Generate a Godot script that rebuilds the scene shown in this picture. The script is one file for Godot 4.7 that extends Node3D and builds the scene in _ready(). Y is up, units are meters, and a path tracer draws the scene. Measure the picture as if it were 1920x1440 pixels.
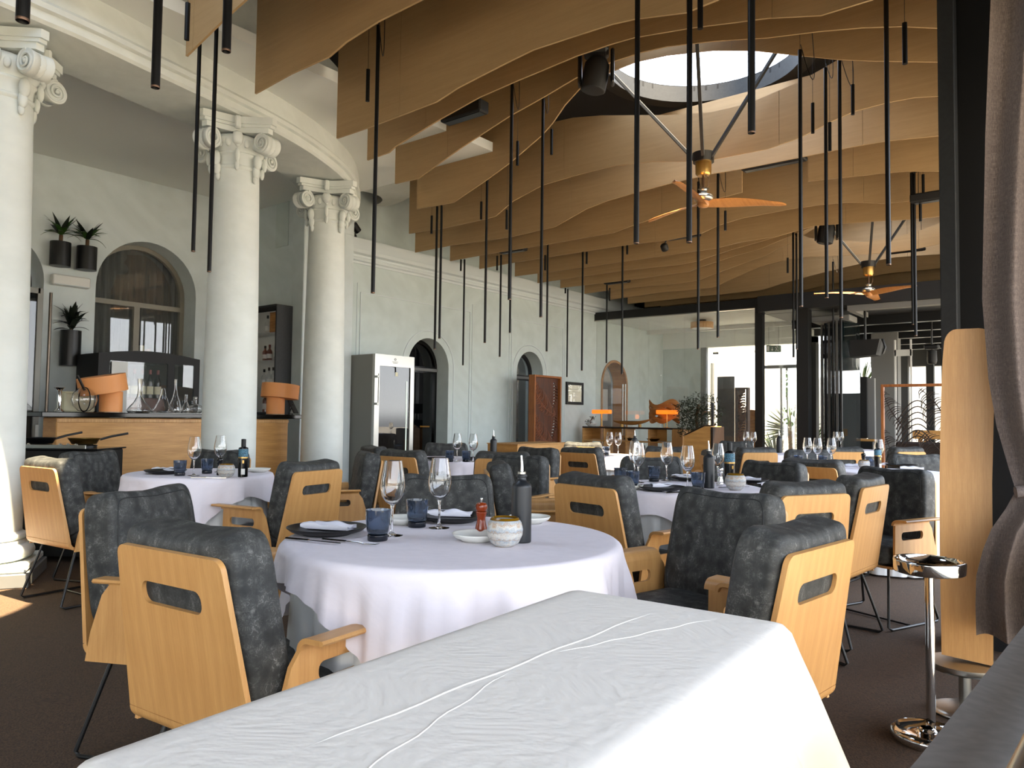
extends Node3D
# World: y up, metres. The room runs along -z ("a" below = distance into the room, z = -a) and the long white wall
# lies towards -x ("b" = distance from the window line to that wall, x = -b).

class G:
	var v := PackedVector3Array()
	var n := PackedVector3Array()
	var ix := PackedInt32Array()
	func tri(a: Vector3, b: Vector3, c: Vector3) -> void:
		var nn := (b - a).cross(c - a).normalized()
		var k := v.size()
		v.append(a); v.append(b); v.append(c)
		n.append(nn); n.append(nn); n.append(nn)
		ix.append(k); ix.append(k + 2); ix.append(k + 1)
	func quad(a: Vector3, b: Vector3, c: Vector3, d: Vector3) -> void:
		var nn := ((b - a).cross(c - a) + (c - a).cross(d - a)).normalized()
		quadn(a, b, c, d, nn, nn)
	func quadn(a: Vector3, b: Vector3, c: Vector3, d: Vector3, n1: Vector3, n2: Vector3) -> void:
		var k := v.size()
		v.append(a); v.append(b); v.append(c); v.append(d)
		n.append(n1); n.append(n2); n.append(n2); n.append(n1)
		for q in [0, 2, 1, 0, 3, 2]: ix.append(k + q)
	func out(p: Array, c: Vector3) -> void:   # a convex face turned away from c
		var nn: Vector3 = (p[1] - p[0]).cross(p[2] - p[0])
		var m: Vector3 = p[0] - c
		if nn.dot(m) < 0: p.reverse()
		if p.size() == 3: tri(p[0], p[1], p[2])
		else: quad(p[0], p[1], p[2], p[3])
	func grid(rows: Array, wrap := false) -> void:   # j runs right, i runs up, seen from outside
		var R := rows.size()
		var C: int = rows[0].size()
		var base := v.size()
		var nn := PackedVector3Array(); nn.resize(R * C)
		for row in rows: v.append_array(row)
		for i in R - 1:
			for j in (C if wrap else C - 1):
				var a := i * C + j
				var b := i * C + (j + 1) % C
				var c := (i + 1) * C + (j + 1) % C
				var d := (i + 1) * C + j
				var pa := v[base + a]; var pb := v[base + b]; var pc := v[base + c]; var pd := v[base + d]
				var m := (pc - pa).cross(pd - pb)
				nn[a] += m; nn[b] += m; nn[c] += m; nn[d] += m
				for q in [a, c, b, a, d, c]: ix.append(base + q)
		for k in nn.size(): n.append(nn[k].normalized() if nn[k].length() > 1e-14 else Vector3.UP)
	func lathe(prof: Array, seg := 24, o := Vector3.ZERO, basis := Basis()) -> void:   # profile of Vector2(r, y) from the bottom up; a doubled point makes a crease
		var run: Array = []
		for q in prof.size() + 1:
			var cut: bool = q == prof.size() or (q > 0 and prof[q].is_equal_approx(prof[q - 1]))
			if cut and run.size() > 1: grid(run, true)
			if cut: run = []
			if q == prof.size(): break
			var row := PackedVector3Array()
			for j in seg:
				var t := TAU * j / seg
				row.append(o + basis * Vector3(prof[q].x * cos(t), prof[q].y, -prof[q].x * sin(t)))
			run.append(row)
	func box(c: Vector3, s: Vector3, r := 0.0, bs := Basis()) -> void:
		var h := s * 0.5
		if r <= 0.0:
			for ax in 3:
				for sg in [-1.0, 1.0]:
					var p: Array = []
					for q in [[-1, -1], [1, -1], [1, 1], [-1, 1]]:
						var w := Vector3.ZERO
						w[ax] = sg * h[ax]; w[(ax + 1) % 3] = q[0] * h[(ax + 1) % 3]; w[(ax + 2) % 3] = q[1] * h[(ax + 2) % 3]
						p.append(c + bs * w)
					out(p, c)
			return
		r = min(r, h.x * 0.98, h.y * 0.98, h.z * 0.98)
		for ax in 3:
			var a1 := (ax + 1) % 3; var a2 := (ax + 2) % 3
			for sg in [-1.0, 1.0]:
				var p: Array = []
				for q in [[-1, -1], [1, -1], [1, 1], [-1, 1]]:
					var w := Vector3.ZERO
					w[ax] = sg * h[ax]; w[a1] = q[0] * (h[a1] - r); w[a2] = q[1] * (h[a2] - r)
					p.append(c + bs * w)
				out(p, c)
				for sg2 in [-1.0, 1.0]:
					var e: Array = []
					for q in [[0, -1], [0, 1], [1, 1], [1, -1]]:
						var w := Vector3.ZERO
						w[ax] = sg * (h[ax] - (r if q[0] == 1 else 0.0)); w[a1] = sg2 * (h[a1] - (r if q[0] == 0 else 0.0)); w[a2] = q[1] * (h[a2] - r)
						e.append(c + bs * w)
					out(e, c)
		for sx in [-1.0, 1.0]:
			for sy in [-1.0, 1.0]:
				for sz in [-1.0, 1.0]:
					var k := Vector3(sx * h.x, sy * h.y, sz * h.z)
					out([c + bs * (k - Vector3(0, sy * r, sz * r)), c + bs * (k - Vector3(sx * r, 0, sz * r)), c + bs * (k - Vector3(sx * r, sy * r, 0))], c)
	func tube(path: Array, r: float, sides := 8, closed := false, r2 := -1.0, caps := true) -> void:
		var rows: Array = []
		var N := path.size()
		var up := Vector3.UP
		var prev := Vector3.ZERO
		for i in N:
			var p0: Vector3 = path[max(i - 1, 0)] if not closed else path[(i - 1 + N) % N]
			var p1: Vector3 = path[min(i + 1, N - 1)] if not closed else path[(i + 1) % N]
			var d := (p1 - p0).normalized()
			if prev == Vector3.ZERO:
				up = Vector3.UP if abs(d.y) < 0.9 else Vector3.RIGHT
			up = (up - d * up.dot(d)).normalized()
			prev = d
			var sd := d.cross(up).normalized()
			var rr := r if r2 < 0 else lerpf(r, r2, float(i) / max(1, N - 1))
			var row := PackedVector3Array()
			for j in sides:
				var t := TAU * j / sides
				row.append(path[i] + (sd * cos(t) + up * sin(t)) * rr)
			rows.append(row)
		if closed: rows.append(rows[0])
		grid(rows, true)
		if caps and not closed:
			for e in [0, N - 1]:
				var c: Vector3 = path[e]
				for j in sides:
					out([c, rows[e][j], rows[e][(j + 1) % sides]], path[1] if e == 0 else path[N - 2])
	func prism(outline: PackedVector2Array, holes: Array, z0: float, z1: float, xf := Transform3D()) -> void:   # a flat outline with thickness; local x, y are the outline's, z runs from z0 to z1
		var pieces: Array = [outline]
		for hole in holes:
			var lo := Vector2(1e9, 1e9); var hi := -lo
			for q in hole: lo = lo.min(q); hi = hi.max(q)
			var cx := (lo.x + hi.x) * 0.5
			var next: Array = []
			for p in pieces:
				var blo := Vector2(1e9, 1e9); var bhi := -blo
				for q in p: blo = blo.min(q); bhi = bhi.max(q)
				if blo.x > hi.x or bhi.x < lo.x or blo.y > hi.y or bhi.y < lo.y:
					next.append(p); continue
				for side in [[-1e3, cx], [cx, 1e3]]:
					var half := PackedVector2Array([Vector2(side[0], -1e3), Vector2(side[1], -1e3), Vector2(side[1], 1e3), Vector2(side[0], 1e3)])
					for w in Geometry2D.intersect_polygons(p, half):
						for u in Geometry2D.clip_polygons(w, hole): next.append(u)
			pieces = next
		var zn: Vector3 = xf.basis.z.normalized()
		var flip := xf.basis.determinant() < 0
		for p in pieces:
			var t := Geometry2D.triangulate_polygon(p)
			for k in range(0, t.size(), 3):
				var q := [p[t[k]], p[t[k + 1]], p[t[k + 2]]]
				for z in [z0, z1]:
					var e: Array = []
					for w in q: e.append(xf * Vector3(w.x, w.y, z))
					out(e, e[0] + zn * (1.0 if z == z0 else -1.0) * 0.01 * signf(z1 - z0))
		var loops: Array = [outline]
		loops.append_array(holes)
		for li in loops.size():
			var L: PackedVector2Array = loops[li]
			var area := 0.0
			for k in L.size(): area += L[k].cross(L[(k + 1) % L.size()])
			var sg := (1.0 if area > 0 else -1.0) * (1.0 if li == 0 else -1.0)
			var en: Array = []
			for k in L.size():
				var d := L[(k + 1) % L.size()] - L[k]
				en.append(Vector2(d.y, -d.x).normalized() * sg)
			for k in L.size():
				var a := L[k]; var b := L[(k + 1) % L.size()]
				var na: Vector2 = en[k]; var nb: Vector2 = en[k]
				var pe: Vector2 = en[(k - 1 + L.size()) % L.size()]; var ne: Vector2 = en[(k + 1) % L.size()]
				if na.dot(pe) > 0.75: na = (na + pe).normalized()
				if nb.dot(ne) > 0.75: nb = (nb + ne).normalized()
				var n1 := (xf.basis * Vector3(na.x, na.y, 0)).normalized(); var n2 := (xf.basis * Vector3(nb.x, nb.y, 0)).normalized()
				var A := xf * Vector3(a.x, a.y, z0); var B := xf * Vector3(b.x, b.y, z0); var C := xf * Vector3(b.x, b.y, z1); var D := xf * Vector3(a.x, a.y, z1)
				if (B - A).cross(D - A).dot(n1) < 0: quadn(B, A, D, C, n2, n1)
				else: quadn(A, B, C, D, n1, n2)
	func superell(c: Vector3, h: Vector3, e1: float, e2: float, nu := 16, nv := 40, bs := Basis()) -> void:   # a pillow: thickness along local z
		var rows: Array = []
		for i in nu + 1:
			var et := -PI / 2 + PI * i / nu
			var ce := pow(max(cos(et), 0.0), e1); var se := signf(sin(et)) * pow(abs(sin(et)), e1)
			var row := PackedVector3Array()
			for j in nv:
				var w := TAU * j / nv
				row.append(c + bs * Vector3(h.x * ce * signf(cos(w)) * pow(abs(cos(w)), e2), h.y * ce * signf(sin(w)) * pow(abs(sin(w)), e2), h.z * se))
			rows.append(row)
		grid(rows, true)
	func mesh() -> ArrayMesh:
		var arr: Array = []
		arr.resize(Mesh.ARRAY_MAX)
		arr[Mesh.ARRAY_VERTEX] = v; arr[Mesh.ARRAY_NORMAL] = n; arr[Mesh.ARRAY_INDEX] = ix
		var m := ArrayMesh.new()
		m.add_surface_from_arrays(Mesh.PRIMITIVE_TRIANGLES, arr)
		return m

var M := {}
var used := {}
var rng := RandomNumberGenerator.new()

func P(a: float, b: float, h: float) -> Vector3: return Vector3(-b, h, -a)

func numbered(nm: String) -> String:
	used[nm] = used.get(nm, -1) + 1
	return nm if used[nm] == 0 else "%s_%03d" % [nm, used[nm]]

func tag(o: Node3D, label: String, cat: String, group := "") -> Node3D:
	o.set_meta("label", label); o.set_meta("category", cat)
	if group: o.set_meta("group", group)
	return o

func node(called: String, mesh: Mesh, mat: Material, parent: Node = null) -> MeshInstance3D:
	var o := MeshInstance3D.new()
	o.name = numbered(called) if parent == null else called
	o.mesh = mesh
	o.material_override = mat
	(self if parent == null else parent).add_child(o, true)
	return o

func part(g: G, called: String, mat: Material, parent: Node = null) -> MeshInstance3D: return node(called, g.mesh(), mat, parent)

func thing(called: String, label: String, cat: String, at := Vector3.ZERO, turn := 0.0, group := "") -> Node3D:
	var o := Node3D.new()
	o.name = numbered(called)
	add_child(o)
	o.position = at; o.rotation_degrees.y = turn
	tag(o, label, cat, group)
	return o

func top(g: G, called: String, mat: Material, label: String, cat: String, at := Vector3.ZERO, turn := 0.0, group := "") -> MeshInstance3D:
	var o := part(g, called, mat)
	o.position = at; o.rotation_degrees.y = turn
	tag(o, label, cat, group)
	return o

func struct(g: G, called: String, mat: Material) -> MeshInstance3D:
	var o := part(g, called, mat)
	o.set_meta("kind", "structure")
	return o

func dup(t: Node3D, at: Vector3, turn: float, label := "", group := "") -> Node3D:
	var r: Node3D = t.duplicate()
	var nm := String(t.name)
	var k := nm.length() - 4
	if k > 0 and nm[k] == "_" and nm.substr(k + 1).is_valid_int(): nm = nm.substr(0, k)
	r.name = numbered(nm)
	add_child(r)
	r.position = at; r.rotation_degrees.y = turn
	if label: r.set_meta("label", label)
	if group: r.set_meta("group", group)
	return r

func rrect(x0: float, y0: float, x1: float, y1: float, r: float, k := 5) -> PackedVector2Array:
	var p := PackedVector2Array()
	for c in [[x1 - r, y0 + r, -PI / 2], [x1 - r, y1 - r, 0.0], [x0 + r, y1 - r, PI / 2], [x0 + r, y0 + r, PI]]:
		for i in k + 1:
			var t: float = c[2] + PI / 2 * i / k
			p.append(Vector2(c[0] + r * cos(t), c[1] + r * sin(t)))
	return p

func arch(cx: float, y0: float, w: float, ytop: float, k := 20) -> PackedVector2Array:   # a round-headed opening, counter-clockwise
	var p := PackedVector2Array([Vector2(cx - w, y0), Vector2(cx + w, y0)])
	for i in k + 1:
		var t := PI * i / k
		p.append(Vector2(cx + w * cos(t), ytop - w + w * sin(t)))
	return p

func frame_xy(o: Vector3, x: Vector3, y: Vector3) -> Transform3D: return Transform3D(Basis(x, y, x.cross(y)), o)

# ---------------------------------------------------------------- materials
func noise(seed_: int, freq: float, oct := 4, type := FastNoiseLite.TYPE_SIMPLEX_SMOOTH) -> FastNoiseLite:
	var f := FastNoiseLite.new()
	f.seed = seed_; f.frequency = freq; f.noise_type = type; f.fractal_octaves = oct
	return f

func itex(im: Image) -> ImageTexture: return ImageTexture.create_from_image(im)

func wood_tex(c0: Color, c1: Color, seed_: int, vertical := true, contrast := 1.0, size := 384) -> ImageTexture:
	var f := noise(seed_, 1.0, 3); var f2 := noise(seed_ + 1, 1.0, 2)
	var im := Image.create(size, size, false, Image.FORMAT_RGB8)
	for y in size:
		for x in size:
			var u := float(x) / size; var w := float(y) / size
			if not vertical:
				var s := u; u = w; w = s
			var e := absf(w * 2.0 - 1.0)   # mirrored lengthwise so that repeats meet
			var ex := absf(u * 2.0 - 1.0)
			var a := f.get_noise_2d(ex * 70.0 + sin(e * 3.0) * 0.4, e * 1.6) * 0.55 + f2.get_noise_2d(ex * 9.0 + 40.0, e * 0.9) * 0.55
			a += f.get_noise_2d(ex * 190.0, e * 7.0 + 9.0) * 0.3
			im.set_pixel(x, y, c0.lerp(c1, clampf(0.5 + a * contrast, 0, 1)))
	return itex(im)

func blotch_tex(c0: Color, c1: Color, seed_: int, freq: float, contrast := 1.0, size := 256, oct := 5) -> ImageTexture:
	var f := noise(seed_, 1.0, oct)
	var im := Image.create(size, size, false, Image.FORMAT_RGB8)
	for y in size:
		for x in size:
			var u := TAU * x / size; var w := TAU * y / size
			var q := Vector3(cos(u), sin(u), cos(w)) * freq
			var a := f.get_noise_3d(q.x + sin(w) * freq * 1.3, q.y, q.z + 3.0)
			im.set_pixel(x, y, c0.lerp(c1, clampf(0.5 + a * contrast, 0, 1)))
	return itex(im)

func leather_tex() -> ImageTexture:
	var size := 512
	var f := noise(5, 0.012, 4); var c := noise(7, 0.045, 1, FastNoiseLite.TYPE_CELLULAR); var c2 := noise(8, 0.11, 1, FastNoiseLite.TYPE_CELLULAR); var w := noise(9, 0.03, 3)
	for q in [c, c2]:
		q.cellular_return_type = FastNoiseLite.RETURN_DISTANCE2_SUB
		q.cellular_jitter = 1.0
	var im := Image.create(size, size, false, Image.FORMAT_RGB8)
	for y in size:
		for x in size:
			var mx := absf(x - size / 2.0); var my := absf(y - size / 2.0)
			var wx := mx + w.get_noise_2d(mx, my) * 26.0; var wy := my + w.get_noise_2d(mx + 300.0, my) * 26.0
			var b := f.get_noise_2d(mx * 1.3, my * 1.3)
			var base := Color(0.17, 0.178, 0.18).lerp(Color(0.285, 0.293, 0.29), clampf(0.45 + b * 0.9, 0, 1))
			var l := clampf(1.0 - (c.get_noise_2d(wx, wy) + 1.0) * 11.0, 0, 1) * clampf(0.25 + b * 1.2, 0, 1)
			l += clampf(1.0 - (c2.get_noise_2d(wx, wy) + 1.0) * 8.0, 0, 1) * clampf(0.1 + f.get_noise_2d(mx * 1.7 + 200.0, my * 1.7) * 1.4, 0, 1) * 0.7
			im.set_pixel(x, y, base.lerp(Color(0.62, 0.63, 0.62), clampf(l * 0.8, 0, 1)))
	return itex(im)

func weave_tex(c0: Color, c1: Color, seed_: int, size := 256) -> ImageTexture:
	var f := noise(seed_, 1.0, 2)
	var im := Image.create(size, size, false, Image.FORMAT_RGB8)
	for y in size:
		for x in size:
			var ex := absf(x - size / 2.0); var ey := absf(y - size / 2.0)
			var a := f.get_noise_2d(ex * 1.1, ey * 0.06) * 0.6 + f.get_noise_2d(ex * 0.07 + 77.0, ey * 1.1) * 0.35 + f.get_noise_2d(ex * 0.8, ey * 0.8 + 33.0) * 0.3
			im.set_pixel(x, y, c0.lerp(c1, clampf(0.5 + a * 1.2, 0, 1)))
	return itex(im)

func mat(c: Color, rough := 0.6, metal := 0.0) -> StandardMaterial3D:
	var m := StandardMaterial3D.new()
	m.albedo_color = c; m.roughness = rough; m.metallic = metal
	return m

func tri(m: StandardMaterial3D, tex: Texture2D, scale: float, bump := 0.0, bump_tex: Texture2D = null) -> StandardMaterial3D:
	m.albedo_texture = tex
	m.uv1_triplanar = true
	m.uv1_scale = Vector3.ONE * scale
	if bump != 0.0:
		m.heightmap_enabled = true
		m.heightmap_texture = bump_tex if bump_tex else tex
		m.heightmap_scale = bump
	return m

func glass(c: Color, alpha: float, rough := 0.0) -> StandardMaterial3D:
	var m := mat(Color(c.r, c.g, c.b, alpha), rough)
	m.transparency = BaseMaterial3D.TRANSPARENCY_ALPHA
	m.metallic_specular = 0.6
	return m

func glow(c: Color, e: float) -> StandardMaterial3D:
	var m := mat(c, 0.6)
	m.emission_enabled = true; m.emission = c; m.emission_energy_multiplier = e
	return m

func materials() -> void:
	var plaster := blotch_tex(Color(0.83, 0.835, 0.81), Color(0.89, 0.892, 0.87), 3, 1.6, 0.7)
	var grainy := blotch_tex(Color(0.3, 0.3, 0.3), Color(0.9, 0.9, 0.9), 12, 9.0, 1.4)
	M.plaster = tri(mat(Color(0.97, 0.985, 0.985), 0.75), plaster, 0.5, 0.05, grainy)
	M.wall = tri(mat(Color(0.89, 0.935, 0.945), 0.8), plaster, 0.3)
	M.moulding = mat(Color(0.80, 0.83, 0.83), 0.7)
	M.niche = tri(mat(Color(0.93, 0.965, 0.99), 0.85), plaster, 0.3)
	M.niche_ceiling = mat(Color(0.88, 0.89, 0.87), 0.9)
	M.black = mat(Color(0.035, 0.037, 0.038), 0.6)
	M.black_soft = mat(Color(0.05, 0.052, 0.054), 0.85)
	M.black_gloss = mat(Color(0.02, 0.02, 0.022), 0.12)
	M.black_metal = mat(Color(0.045, 0.046, 0.048), 0.38)
	M.anthracite = tri(mat(Color(0.16, 0.165, 0.165), 0.7), blotch_tex(Color(0.85, 0.85, 0.85), Color(1, 1, 1), 31, 5.0), 1.0)
	M.pendant = mat(Color(0.035, 0.033, 0.032), 0.42)
	M.pendant.metallic_specular = 0.35
	var carpet := blotch_tex(Color(0.36, 0.28, 0.215), Color(0.53, 0.43, 0.335), 41, 14.0, 1.6, 320, 3)
	M.carpet = tri(mat(Color(0.86, 0.83, 0.76), 0.95), carpet, 1.6, 0.35)
	M.carpet.albedo_color = Color(0.66, 0.63, 0.58)
	M.paving = tri(mat(Color(0.60, 0.585, 0.56), 0.85), grainy, 0.4)
	M.paving.albedo_texture = blotch_tex(Color(0.8, 0.8, 0.78), Color(0.95, 0.94, 0.92), 43, 4.0)
	var ply := wood_tex(Color(0.74, 0.565, 0.355), Color(0.82, 0.655, 0.44), 21, true, 0.8)
	M.ply = tri(mat(Color(1.0, 0.96, 0.89), 0.42), ply, 1.7)
	M.ply_edge = tri(mat(Color(1.0, 0.98, 0.95), 0.5), wood_tex(Color(0.74, 0.56, 0.36), Color(0.86, 0.70, 0.48), 23), 2.0)
	var baf := wood_tex(Color(0.63, 0.515, 0.36), Color(0.715, 0.60, 0.435), 25, false, 0.45)
	M.baffle = tri(mat(Color(0.95, 0.94, 0.92), 0.6), baf, 0.8)
	M.bar_wood = tri(mat(Color(1, 0.98, 0.95), 0.45), wood_tex(Color(0.72, 0.53, 0.29), Color(0.82, 0.63, 0.38), 27, false), 0.9)
	M.walnut = tri(mat(Color(0.9, 0.85, 0.8), 0.5), wood_tex(Color(0.26, 0.14, 0.075), Color(0.42, 0.24, 0.13), 28), 1.4)
	M.walnut_light = tri(mat(Color(1, 0.95, 0.9), 0.45), wood_tex(Color(0.38, 0.215, 0.115), Color(0.54, 0.33, 0.19), 34), 1.4)
	M.oak_frame = tri(mat(Color(0.95, 0.9, 0.8), 0.5), wood_tex(Color(0.52, 0.31, 0.13), Color(0.66, 0.42, 0.2), 29), 1.4)
	M.dark_wood = tri(mat(Color(0.7, 0.65, 0.6), 0.5), wood_tex(Color(0.17, 0.12, 0.085), Color(0.27, 0.19, 0.13), 30), 1.2)
	var lt := leather_tex()
	M.leather = tri(mat(Color(1, 0.985, 0.97), 0.56), lt, 2.0, 0.12)
	M.leather.metallic_specular = 0.32
	M.seam = mat(Color(0.11, 0.115, 0.118), 0.6)
	var cloth := blotch_tex(Color(0.2, 0.2, 0.2), Color(0.8, 0.8, 0.8), 51, 2.6, 1.2)
	M.cloth = tri(mat(Color(0.91, 0.885, 0.91), 0.85), blotch_tex(Color(0.98, 0.98, 0.98), Color(1, 1, 1), 52, 2.0), 1.4, 0.08, cloth)
	M.cloth_bare = tri(mat(Color(0.93, 0.91, 0.875), 0.85), blotch_tex(Color(0.98, 0.98, 0.98), Color(1, 1, 1), 53, 2.0), 2.6, 0.12, cloth)
	M.skirt = mat(Color(0.86, 0.865, 0.86), 0.9)
	M.napkin = mat(Color(0.93, 0.93, 0.97), 0.85)
	M.chrome = mat(Color(0.86, 0.86, 0.86), 0.06, 1.0)
	M.steel = mat(Color(0.66, 0.655, 0.63), 0.3, 1.0)
	M.steel_side = mat(Color(0.50, 0.495, 0.47), 0.45, 0.2)
	M.bronze = mat(Color(0.42, 0.38, 0.34), 0.3, 1.0)
	M.glass = glass(Color(0.8, 0.85, 0.83), 0.04)
	M.goblet = mat(Color(1, 1, 1, 0.0), 0.0)
	M.goblet.refraction_enabled = true; M.goblet.refraction_scale = 0.05
	M.pane = glass(Color(0.5, 0.52, 0.5), 0.10)
	M.teal_pane = glass(Color(0.02, 0.07, 0.07), 0.5)
	M.smoked = glass(Color(0.02, 0.022, 0.024), 0.72)
	M.blue_glass = mat(Color(0.56, 0.62, 0.70, 0.05), 0.02)
	M.blue_glass.refraction_enabled = true; M.blue_glass.refraction_scale = 0.05
	M.amber = glass(Color(0.45, 0.16, 0.04), 0.75)
	M.orange = mat(Color(0.95, 0.64, 0.38), 0.5)
	M.orange_glow = glow(Color(1.0, 0.52, 0.14), 0.9)
	M.mill = mat(Color(0.50, 0.19, 0.06), 0.2)
	M.bottle_black = mat(Color(0.085, 0.098, 0.115), 0.42)
	M.plate = mat(Color(0.045, 0.045, 0.05), 0.42)
	M.white_ceramic = mat(Color(0.87, 0.87, 0.84), 0.3)
	M.leaf = mat(Color(0.17, 0.30, 0.09), 0.45)
	M.leaf.backlight_enabled = true; M.leaf.backlight = Color(0.1, 0.2, 0.03)
	M.leaf_dark = mat(Color(0.045, 0.09, 0.04), 0.5)
	M.olive = mat(Color(0.17, 0.20, 0.13), 0.6)
	M.palm = mat(Color(0.22, 0.32, 0.10), 0.5)
	M.bush = mat(Color(0.25, 0.38, 0.10), 0.6)
	M.bark = mat(Color(0.33, 0.24, 0.15), 0.9)
	M.soil = mat(Color(0.08, 0.06, 0.045), 1.0)
	M.render_white = mat(Color(0.88, 0.86, 0.80), 0.9)
	M.paper = mat(Color(0.86, 0.84, 0.72), 0.8)
	M.white = mat(Color(0.85, 0.85, 0.83), 0.6)
	M.grey = mat(Color(0.42, 0.42, 0.41), 0.7)
	M.linen = tri(mat(Color(1, 1, 1), 0.9), weave_tex(Color(0.30, 0.265, 0.25), Color(0.48, 0.43, 0.405), 61), 3.0, 0.08)
	M.drape = mat(Color(0.22, 0.215, 0.21), 0.9)
	M.stoneware = stoneware()
	M.ledge = tri(mat(Color(0.46, 0.445, 0.43), 0.55), blotch_tex(Color(0.88, 0.88, 0.88), Color(1, 1, 1), 71, 6.0), 1.2)
	M.exit_green = mat(Color(0.02, 0.25, 0.13), 0.5)
	M.red_tile = mat(Color(0.42, 0.22, 0.2), 0.9)
	M.brass = mat(Color(0.75, 0.6, 0.35), 0.3, 1.0)
	M.copper = mat(Color(0.45, 0.36, 0.3), 0.4, 1.0)
	M.dark_bottle_bar = mat(Color(0.06, 0.03, 0.02), 0.15)
	M.red_cap = mat(Color(0.42, 0.06, 0.04), 0.35)
	M.dark_cap = mat(Color(0.16, 0.10, 0.05), 0.5)
	M.clear_spirit = glass(Color(0.85, 0.87, 0.85), 0.12)
	M.bronze_paint = mat(Color(0.52, 0.50, 0.45), 0.5)
	M.grey_drape = mat(Color(0.34, 0.335, 0.32), 0.9)
	M.mirror_dark = glass(Color(0.03, 0.035, 0.04), 0.55)
	M.strip_glow = glow(Color(0.85, 0.92, 0.85), 0.8)
	M.warm_strip = glow(Color(1.0, 0.72, 0.28), 1.6)
	M.fan_wood = tri(mat(Color(1, 0.95, 0.88), 0.4), wood_tex(Color(0.66, 0.46, 0.26), Color(0.77, 0.57, 0.35), 26), 1.5)
	M.rosewood = mat(Color(0.35, 0.14, 0.08), 0.4)
	M.straw = tri(mat(Color(0.95, 0.88, 0.75), 0.6), wood_tex(Color(0.58, 0.40, 0.20), Color(0.75, 0.56, 0.33), 24, false), 2.0)

func stoneware() -> StandardMaterial3D:
	var f := noise(81, 1.0, 4)
	var im := Image.create(256, 256, false, Image.FORMAT_RGB8)
	for y in 256:
		for x in 256:
			var ex := absf(x - 128.0) / 128.0; var e := float(y) / 256.0
			var k := e * 4.0 + f.get_noise_2d(ex * 3.0, e * 5.0) * 0.45
			var c := Color(0.73, 0.72, 0.69).lerp(Color(0.56, 0.60, 0.64), clampf(0.5 + 0.9 * sin(k * 6.3), 0, 1))
			c = c.lerp(Color(0.58, 0.40, 0.24), clampf(sin(k * 8.1 + 1.2) * 1.5 - 0.75, 0, 1) * 0.8)
			c = c.lerp(Color(0.85, 0.85, 0.83), clampf(f.get_noise_2d(ex * 20.0, e * 26.0) * 1.4, 0, 0.6))
			im.set_pixel(x, y, c)
	return tri(mat(Color(1, 1, 1), 0.55), itex(im), 9.0, 0.05)

func _ready() -> void:
	# ---- camera
	var cam := Camera3D.new()
	cam.name = "camera"
	cam.fov = rad_to_deg(2.0 * atan(720.0 / 1420.0))
	cam.near = 0.02
	cam.position = Vector3(0, 1.13, 0)
	cam.basis = Basis.from_euler(Vector3(deg_to_rad(2.54), deg_to_rad(38.4), deg_to_rad(0.73)))
	add_child(cam)
	cam.current = true
	# ---- sky, exposure
	var env := Environment.new()
	env.background_mode = Environment.BG_SKY
	var sm := ProceduralSkyMaterial.new()
	sm.sky_top_color = Color(0.76, 0.83, 0.93)
	sm.sky_horizon_color = Color(0.95, 0.955, 0.95)
	sm.sky_curve = 0.2
	sm.ground_bottom_color = Color(0.50, 0.49, 0.47)
	sm.ground_horizon_color = Color(0.66, 0.67, 0.68)
	sm.sun_angle_max = 4.0
	var sky := Sky.new()
	sky.sky_material = sm
	env.sky = sky
	env.background_energy_multiplier = 8.5
	env.tonemap_mode = Environment.TONE_MAPPER_LINEAR
	env.tonemap_exposure = 1.0
	env.sdfgi_enabled = true; env.ssao_enabled = true; env.ssil_enabled = true
	var we := WorldEnvironment.new()
	we.name = "world"
	we.environment = env
	add_child(we)
	# ---- sun
	var sun := DirectionalLight3D.new()
	sun.name = "sun"
	sun.light_color = Color(1.0, 0.92, 0.78)
	sun.light_energy = 16.0
	sun.light_angular_distance = 0.6
	sun.shadow_enabled = true
	add_child(sun)
	sun.look_at_from_position(Vector3.ZERO, Vector3(-0.40, -1.0, 0.0), Vector3.FORWARD)
	materials()
	room()
	bow_and_columns()
	skylights()
	baffles()
	pendants()
	ceiling_gear()
	window_side()
	lobby()
	terrace()
	chairs()
	tables()
	bar()
	wall_things()
	lobby_things()

func slab(called: String, a0: float, a1: float, b0: float, b1: float, h0: float, h1: float, m: Material, r := 0.0) -> MeshInstance3D:
	var g := G.new()
	g.box(P((a0 + a1) / 2, (b0 + b1) / 2, (h0 + h1) / 2), Vector3(b1 - b0, h1 - h0, a1 - a0), r)
	return struct(g, called, m)

func along_a(b: float) -> Transform3D: return frame_xy(P(0, b, 0), Vector3(0, 0, -1), Vector3.UP)    # x = a, y = height, z = towards the room
func along_b(a: float) -> Transform3D: return frame_xy(P(a, 0, 0), Vector3(-1, 0, 0), Vector3.UP)     # x = b, y = height, z = into the distance... see below

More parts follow.
